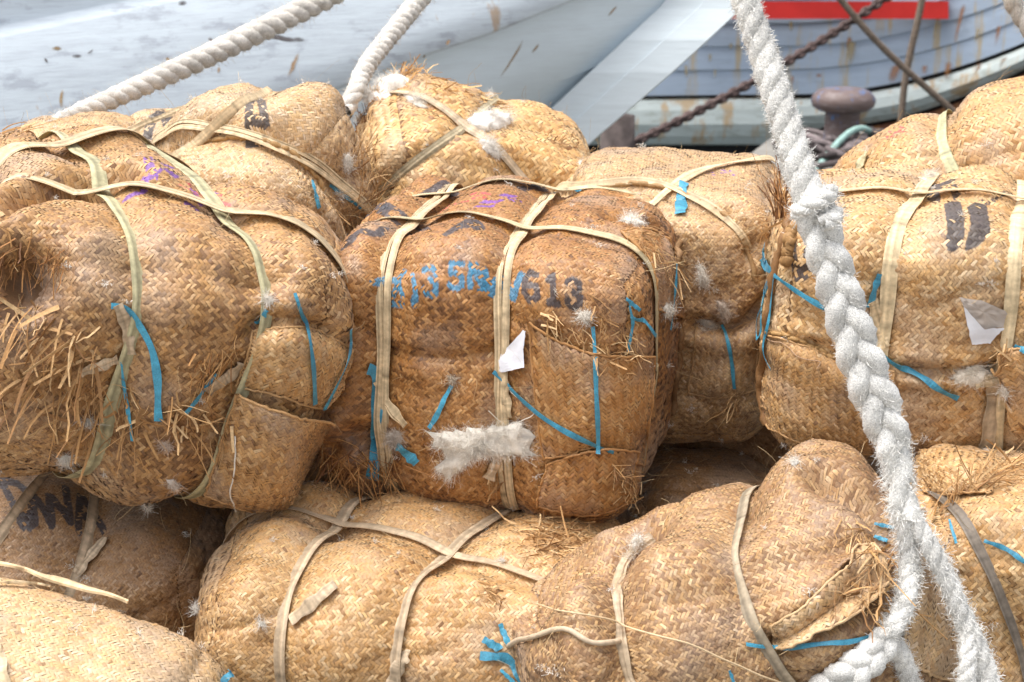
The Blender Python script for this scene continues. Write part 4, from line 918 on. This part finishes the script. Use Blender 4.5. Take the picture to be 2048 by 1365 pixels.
# ---- paper
def paper(b, poly, col, name='paper_tag', off=.020, thick=.0008, fluff=0):
    P = np.array(poly, float); c = P.mean(0); n = 24; o = []
    Q = np.concatenate([P, P[:1]])
    for a, e in zip(Q[:-1], Q[1:]): o += [a + (e - a) * t for t in np.linspace(0, 1, 8, endpoint=False)]
    o = np.array(o) + np.random.default_rng(1).normal(size=(len(o), 2)) * .8; rr = np.linspace(0, 1, 7)
    hc, hn = b.hit(*c); V = []
    for q in rr: V += [b.hit(*(c * (1 - q) + p * q)) for p in o]
    pos = np.array([v[0] for v in V]); m = len(o)
    d = (pos - hc) @ hn; pos = pos - hn * (d * .6)[:, None] + hn * off
    pos = pos + hn * (.004 * noise3(pos * 25, 3) + fluff * fbm(pos * 70, 3, 4))[:, None]
    mb = MB(); mb.add(pos, grid_faces(7, m, True), col); mb.add(pos - hn * thick, grid_faces(7, m, True), col); return mb.build(name, M['paper'], b.root, smooth=fluff > 0)
paper(F_, [(1003, 718), (1052, 660), (1057, 664), (1058, 735), (1008, 747)], (.70, .71, .76))
paper(H_, [(1922, 608), (1965, 655), (2003, 650), (1975, 682), (1940, 686)], (.70, .71, .75)); paper(H_, [(1914, 590), (1960, 598), (2010, 620), (2003, 650), (1965, 657), (1930, 622)], (.44, .38, .33), 'torn_cardboard', .010, .001, .006)

# ---- cotton leaking from tears (part of the bale) and caught on it
W_ = (.74, .70, .63)
def leak(b, o, h, fz, seed, col=W_, **k): return cotton(b, o, h, fz, 'leaking_cotton', b.root, seed=seed, col=col, **k)
leak(F_, [(850, 862), (930, 852), (1000, 843), (1062, 838), (1076, 870), (1084, 912), (1040, 898), (1000, 905), (940, 912), (905, 925), (885, 970), (866, 945), (888, 905), (852, 888)], .034, 1800, 1, flen=(.008, .026), drift=(.1, .1))
leak(F_, [(1150, 620), (1180, 618), (1192, 640), (1180, 650), (1160, 640)], .015, 160, 2); leak(F_, [(1320, 610), (1338, 600), (1340, 640), (1325, 640)], .012, 120, 3); leak(F_, [(890, 748), (915, 752), (918, 765), (898, 768)], .008, 90, 4, col=(.5, .42, .33))
leak(F_, [(770, 860), (800, 850), (815, 880), (790, 905), (768, 890)], .014, 300, 5, col=(.48, .42, .36)); leak(F_, [(1220, 440), (1260, 425), (1300, 450), (1270, 460)], .01, 220, 6)
leak(E_, [(705, 205), (730, 170), (770, 150), (815, 148), (820, 172), (770, 200), (730, 215)], .045, 700, 7, col=(.78, .75, .70)); leak(E_, [(795, 185), (830, 195), (870, 225), (850, 222), (810, 205)], .012, 200, 8); leak(E_, [(925, 245), (960, 225), (1010, 232), (1040, 242), (1015, 255), (960, 268)], .028, 450, 9, col=(.78, .75, .70))
leak(E_, [(940, 270), (990, 275), (1010, 330), (990, 325), (960, 300)], .016, 350, 10, col=(.78, .75, .70)); leak(E_, [(690, 240), (705, 215), (720, 215), (705, 235)], .012, 140, 11); leak(E_, [(960, 195), (990, 190), (980, 205)], .008, 110, 12); leak(E_, [(1150, 320), (1165, 318), (1175, 340), (1160, 345)], .010, 90, 13)
leak(Gb, [(1394, 508), (1412, 540), (1422, 580), (1405, 590), (1396, 560)], .014, 200, 14); leak(Gb, [(1392, 630), (1430, 635), (1440, 655), (1400, 668)], .014, 180, 15); leak(Gb, [(1425, 590), (1455, 600), (1470, 640), (1445, 650)], .014, 140, 16, col=(.52, .44, .37))
leak(H_, [(1890, 760), (1920, 740), (1960, 728), (1985, 745), (1960, 775), (1930, 772)], .02, 350, 17, col=(.72, .66, .57)); leak(H_, [(1985, 770), (2010, 760), (2025, 790), (2000, 800)], .012, 150, 18, col=(.66, .6, .52)); leak(H_, [(1830, 365), (1850, 350), (1880, 348), (1875, 360), (1850, 372)], .012, 160, 19)
leak(A_, [(524, 590), (545, 590), (550, 610), (535, 618)], .016, 120, 20); leak(A_, [(325, 955), (350, 955), (362, 975), (340, 978)], .012, 90, 21, col=(.66, .58, .5)); leak(A_, [(150, 838), (190, 835), (188, 850), (155, 848)], .010, 120, 22); leak(A_, [(112, 915), (135, 905), (150, 915), (130, 930)], .010, 140, 23); leak(A_, [(310, 880), (335, 885), (345, 905)], .008, 100, 24, col=(.6, .5, .42)); leak(A_, [(282, 1012), (300, 1005), (305, 1018)], .01, 60, 25)
leak(C_, [(682, 305), (700, 300), (705, 350), (685, 350)], .012, 160, 26); leak(C_, [(660, 380), (690, 385), (688, 398)], .012, 120, 27)
# ------------------------------------------------------------------ ropes
def strands_rope(mb, P, rad, nst=3, pitch=6.0, amp=.52, sr=.56, C=(.62, .58, .52), kind='twist', seed=0, up=(0, -1, .2), dens=1.0):
    """solid strands laid or plaited along P"""
    g = np.random.default_rng(seed); P = np.asarray(P, float); s = np.concatenate([[0], np.cumsum(np.linalg.norm(np.diff(P, axis=0), axis=1))])
    rad = np.broadcast_to(np.asarray(rad, float), (len(P),)) if np.ndim(rad) else np.full(len(P), float(rad))
    n = int(s[-1] / (rad.mean() * .22)) + 4; q = np.linspace(0, s[-1], n)
    Pq = np.stack([np.interp(q, s, P[:, k]) for k in range(3)], -1); rq = np.interp(q, s, rad); T, N, B = frames(Pq, up)
    for k in range(nst):
        ph = 2 * np.pi * k / nst; t = np.cumsum(np.gradient(q) / (rq * pitch)) * 2 * np.pi + ph
        if kind == 'twist': off = N * (np.cos(t) * amp * rq)[:, None] + B * (np.sin(t) * amp * rq)[:, None]
        else: off = B * (np.sin(t) * .62 * rq)[:, None] + N * (np.sin(2 * t) * .34 * rq)[:, None]
        L = Pq + off; L = L + .10 * rq[:, None] * np.stack([noise3(L * 45, 5 + k), noise3(L * 45, 9 + k), noise3(L * 45, 13 + k)], -1)
        T2, N2, B2 = frames(L, up); sides = 14; a = np.linspace(0, 2 * np.pi, sides, endpoint=False)
        tw = t * 1.5
        rr = (rq * sr)[:, None] * (1 + .10 * np.cos(5 * (a[None] + tw[:, None])) )
        V = L[:, None] + rr[..., None] * (np.cos(a)[None, :, None] * N2[:, None] + np.sin(a)[None, :, None] * B2[:, None])
        V = V + (.10 * rq[:, None] * fbm(V * 70, 2, seed + k))[..., None] * nrm(V - L[:, None])
        tone = 1 + .45 * fbm(V * 16, 3, seed + 20).reshape(-1, 1)
        mb.add(V.reshape(-1, 3), grid_faces(n, sides, True), np.array(C) * tone)
def rope_fuzz(mb, P, rad, count, seed, C, ln=(.008, .03), wid=.0005):
    g = np.random.default_rng(seed + 40); P = np.asarray(P, float); s = np.concatenate([[0], np.cumsum(np.linalg.norm(np.diff(P, axis=0), axis=1))])
    rad = np.broadcast_to(np.asarray(rad, float), (len(P),)); q = g.uniform(0, s[-1], count)
    Pq = np.stack([np.interp(q, s, P[:, k]) for k in range(3)], -1); rq = np.interp(q, s, rad); T = nrm(np.stack([np.interp(q, s, tangents(P)[:, k]) for k in range(3)], -1))
    r_ = g.normal(size=(count, 3)); r_ = nrm(r_ - T * (r_ * T).sum(1)[:, None]); d = nrm(r_ + T * g.normal(size=(count, 1)) * .9)
    fibres(mb, Pq + r_ * (rq * .93)[:, None], d, ln, wid, np.array(C) * 1.1, g, 4, .7)
def px_rad(P, wpx): return np.linalg.norm(P - CAMP, axis=1) * KPX * np.interp(np.linspace(0, 1, len(P)), np.linspace(0, 1, len(wpx)), wpx) * .46

RC = (.68, .64, .58); RW = (.79, .78, .745)
M['fuzz'] = mat('rope_fuzz', attr=True, rough=1, spec=.05)
def simple_rope(pts, wpx, label, seed, C, fz, n=120):
    P = catmull(np.array(pts), n); rad = px_rad(P, wpx) * .9; r = empty('mooring_rope', P.mean(0), label, 'rope')
    mb = MB(); strands_rope(mb, P, rad, 3, 5.0, .38, .64, C, 'twist', seed); mb.build('laid_strands', M['rope'], r)
    mb = MB(); rope_fuzz(mb, P, rad, int(fz * 1.5), seed, C, (.006, .022), .0005); mb.build('loose_fibres', M['fuzz'], r); return r
simple_rope([at(95, 262, 6.55), at(140, 235, 6.7), at(260, 182, 7.0), at(420, 110, 7.4), at(560, 42, 7.8), at(700, -30, 8.2), at(1100, -260, 9.4)], [40, 52, 56, 54, 50, 46, 46], 'thick worn grey rope slanting up from the bales to the upper left', 1, RC, 3200)
simple_rope([at(690, 225, 6.62), at(712, 180, 6.72), at(735, 130, 7.0), at(790, 60, 7.4), at(870, -40, 8.0), at(1010, -220, 8.8)], [44, 44, 46, 46, 42, 42], 'shorter grey rope rising from the cotton strewn golden bale', 2, RC, 1500)
simple_rope([at(1900, -260, 6.8), at(2005, -40, 6.6), at(2035, 20, 6.6), at(2075, 80, 6.6)], [44, 44, 44, 44], 'end of a grey rope in the top right corner', 3, RC, 600, 50)

# the white sling rope in front
sling = empty('sling_rope', at(1700, 700, 4.4), 'frayed white plaited rope hanging in front of the right bales, ending in split legs', 'rope')
def surf(b, px, py, lift): 
    p, n = b.hit(px, py); return p + nrm(nrm(CAMP - p) + .2 * n) * lift
fz = MB()
P = catmull(np.array([at(1330, -560, 4.75), at(1400, -300, 4.68), at(1462, -90, 4.62), at(1490, 0, 4.6), at(1530, 120, 4.56), at(1575, 260, 4.5), at(1608, 365, 4.46), at(1632, 430, 4.44)]), 200); rad = px_rad(P, [46, 47, 48, 52, 57, 61, 64, 68])
mb = MB(); strands_rope(mb, P, rad, 3, 4.2, .42, .62, RW, 'twist', 11); mb.build('upper_length', M['rope'], sling); rope_fuzz(fz, P, rad, 10500, 11, RW, (.005, .014), .0005)
P = catmull(np.array([at(1626, 405, 4.45), at(1645, 480, 4.43), at(1675, 570, 4.42), at(1712, 690, 4.40), at(1752, 800, 4.38), at(1790, 900, 4.36)]), 120); rad = px_rad(P, [78, 84, 88, 92, 92, 76])
mb = MB(); strands_rope(mb, P, rad, 3, 5.2, .5, .50, RW, 'braid', 12); mb.build('plaited_splice', M['rope'], sling); rope_fuzz(fz, P, rad * .92, 4500, 12, RW, (.004, .012), .0005)
# knot: a turn of rope round the start of the splice
th = np.linspace(0, 2 * np.pi * 1.25, 60); kc = at(1632, 420, 4.44); kr = .042
ax = nrm(at(1645, 480, 4.43) - at(1620, 380, 4.45)); k1 = nrm(np.cross(ax, FWD)); k2 = np.cross(ax, k1)
K = kc + k1 * (np.cos(th) * kr)[:, None] + k2 * (np.sin(th) * kr * .9)[:, None] + ax * ((th / th[-1] - .5) * .07)[:, None]
mb = MB(); strands_rope(mb, K, np.full(60, .022), 3, 4.5, .42, .62, RW, 'twist', 13); mb.build('knot', M['rope'], sling); rope_fuzz(fz, K, np.full(60, .024), 1300, 13, RW, (.006, .018), .0005)
s0 = at(1812, 1045, 4.30)
P = catmull(np.array([at(1785, 885, 4.365), at(1798, 960, 4.34), s0]), 60); rad = px_rad(P, [66, 60, 60])
mb = MB(); strands_rope(mb, P, rad, 2, 6, .42, .62, RW, 'twist', 14); mb.build('lower_length', M['rope'], sling); rope_fuzz(fz, P, rad, 1800, 14, RW, (.006, .022), .0005)
lf = [s0 + np.array([-.008, 0, .03]), surf(M_, 1822, 1120, .04), surf(M_, 1808, 1200, .035), surf(M_, 1786, 1245, .035), surf(M_, 1768, 1275, .04)]
P = catmull(np.array(lf), 90); rad = px_rad(P, [40, 42, 42, 44, 46])
mb = MB(); strands_rope(mb, P, rad, 3, 5, .40, .64, RW, 'twist', 15); mb.build('left_leg', M['rope'], sling); rope_fuzz(fz, P, rad, 2400, 15, RW, (.006, .02), .0005)
P = catmull(np.array([lf[-1] + np.array([.01, 0, .01]), surf(M_, 1740, 1310, .045), surf(M_, 1690, 1355, .045), surf(M_, 1630, 1400, .045)]), 60); rad = px_rad(P, [54, 68, 76, 76])
mb = MB(); strands_rope(mb, P, rad, 3, 3.6, .46, .58, RW, 'braid', 16); mb.build('plaited_tail', M['rope'], sling); rope_fuzz(fz, P, rad * .9, 700, 16, RW, (.005, .014), .0005)
P = catmull(np.array([lf[-1], surf(M_, 1795, 1300, .03), surf(M_, 1812, 1345, .03), surf(M_, 1825, 1400, .03)]), 50); rad = px_rad(P, [40, 40, 40])
mb = MB(); strands_rope(mb, P, rad, 3, 5, .40, .64, RW, 'twist', 17); mb.build('short_leg', M['rope'], sling); rope_fuzz(fz, P, rad, 900, 17, RW, (.005, .016), .0005)
rl = [s0 + np.array([.01, 0, .02]), at(1858, 1090, 4.28), at(1890, 1150, 4.27), at(1922, 1225, 4.26), at(1950, 1290, 4.25), at(1968, 1340, 4.24), at(1985, 1420, 4.2)]
P = catmull(np.array(rl), 110); rad = px_rad(P, [40, 42, 40, 42, 46, 52, 56])
mb = MB(); strands_rope(mb, P, rad, 3, 5, .42, .62, RW, 'twist', 18); mb.build('right_leg', M['rope'], sling); rope_fuzz(fz, P, rad, 2600, 18, RW, (.006, .02), .0005)
P = catmull(np.array([at(1935, 1262, 4.25), at(1936, 1310, 4.22), at(1930, 1400, 4.2)]), 40); rad = px_rad(P, [36, 38, 40])
mb = MB(); strands_rope(mb, P, rad, 3, 5, .42, .62, RW, 'twist', 19); mb.build('short_leg', M['rope'], sling); rope_fuzz(fz, P, rad, 800, 19, RW, (.005, .016), .0005)
fz.build('loose_fibres', M['fuzz'], sling)

# ---- small loose things lying on the bales
def stick(b, pix, wpx, c, label, name='dry_twig', off=.012, cat='twig', sides=8):
    P, N = b.surf_path(pix, 50, off); z = np.linalg.norm(P - CAMP, axis=1) * KPX; mb = MB()
    tube(mb, P, wpx * .5 * z * (1 + .2 * noise3(P * 30, 4)), sides, np.array(c)); return tag(mb.build(name, M['strap']), label, cat)
stick(M_, [(985, 1302), (1060, 1282), (1130, 1258), (1180, 1288), (1242, 1284)], 11, (.56, .44, .31), 'bent dry twig lying on the humped pale bale beside blue ties')
stick(M_, [(1082, 1216), (1330, 1276), (1560, 1366)], 4, (.62, .46, .28), 'long thin straw lying across the front of the humped pale bale', 'straw', .02, 'straw')
def loose_cotton(b, o, h, fz_, seed, label, **k): return cotton(b, o, h, fz_, 'cotton_tuft', None, label, seed, **k)
loose_cotton(M_, [(1262, 1085), (1275, 1072), (1290, 1078), (1285, 1098), (1265, 1105)], .03, 120, 40, 'clean white cotton boll perched between the bottom bales')
loose_cotton(M_, [(1235, 1118), (1255, 1112), (1268, 1100), (1272, 1110), (1250, 1128)], .012, 70, 41, 'thin white cotton wisp trailing below the cotton boll')
loose_cotton(M_, [(1575, 925), (1600, 920), (1598, 932), (1580, 936)], .008, 40, 42, 'white cotton flake on the crown of the humped pale bale')
loose_cotton(M_, [(1010, 1215), (1030, 1205), (1038, 1210), (1015, 1222)], .010, 60, 43, 'white cotton wisp at the left corner of the humped pale bale')
loose_cotton(L_, [(995, 1122), (1010, 1118), (1012, 1126)], .008, 40, 44, 'small white cotton fleck beside the crossing canes of the wide bale')
loose_cotton(L_, [(375, 1205), (385, 1210), (392, 1225), (378, 1225)], .010, 60, 45, 'white cotton tuft at the left edge of the wide bottom bale')
loose_cotton(L_, [(510, 1245), (530, 1243), (533, 1252), (515, 1255)], .008, 50, 46, 'flat pale cotton fleck on the front of the wide bottom bale')
loose_cotton(P_, [(1290, 1048), (1310, 1040), (1318, 1050), (1300, 1060)], .015, 60, 47, 'dingy cotton tuft caught beside the dark gap bale', col=(.5, .44, .38))
def thread(b, pix, label, r=.0022, c=(.78, .74, .66)):
    P, N = b.surf_path(pix, 60, .006); P = P + .004 * np.stack([noise3(P * 40, 1), noise3(P * 40, 2), noise3(P * 40, 3)], -1); mb = MB(); tube(mb, P, r, 6, np.array(c)); return tag(mb.build('cotton_thread', M['cotton']), label, 'thread')
thread(A_, [(473, 872), (470, 940), (462, 985), (470, 1010), (470, 1048)], 'white cotton thread hanging off the burst straw bale beside its right strap')
thread(F_, [(1012, 752), (1025, 785), (1068, 815), (1062, 832), (1025, 845), (1000, 842), (975, 820)], 'white thread looped over the leaking cotton of the numbered bale', .0014)
thread(H_, [(1530, 675), (1570, 690), (1600, 715), (1640, 725), (1635, 735)], 'brown thread dangling from the blue knot', .0016, (.42, .28, .18))
# fine straws and hairs standing off the bales, and lint flecks
for k, b in BALES.items():
    if k in 'QR': continue
    g = np.random.default_rng(b.seed + 900); mb = MB(); vis = (b.N * nrm(CAMP - b.V)).sum(1) > -.1; I = g.choice(np.where(vis)[0], 170)
    px_ = to_px(b.V[I]); I = I[(px_[:, 0] > -80) & (px_[:, 0] < 2130) & (px_[:, 1] < 1420)]
    d = nrm(b.N[I] * .35 + g.normal(size=(len(I), 3)) * .8)
    ok = (d * b.N[I]).sum(1) > 0; I = I[ok]; d = d[ok]
    fibres(mb, b.V[I], d, (.02, .09), .00045, np.array([.62, .45, .24]), g, 6, .8); mb.build('stray_fibres', M['straw'], b.root, smooth=False)['kind'] = 'stuff'
mb = MB(); g = np.random.default_rng(77)
for k, b in BALES.items():
    if k in 'QR': continue
    vis = (b.N * nrm(CAMP - b.V)).sum(1) > .1; I = g.choice(np.where(vis)[0], 26)
    for p, n in zip(b.V[I], b.N[I]):
        r_ = abs(g.normal()) * .004 + .002; k_ = int(14 + r_ * 4000); q_ = p + n * .006 + g.normal(size=(k_, 3)) * r_ * np.array([1, .6, .6])
        fibres(mb, q_, nrm(g.normal(size=(k_, 3)) + n * .4), (.003, .010), .0005, np.array([.80, .76, .69]), g, 4, .9)
o = mb.build('cotton_lint', M['cotton']); o['kind'] = 'stuff'; o['label'] = 'tiny flecks of white cotton lint scattered over the woven bales'; o['category'] = 'lint'
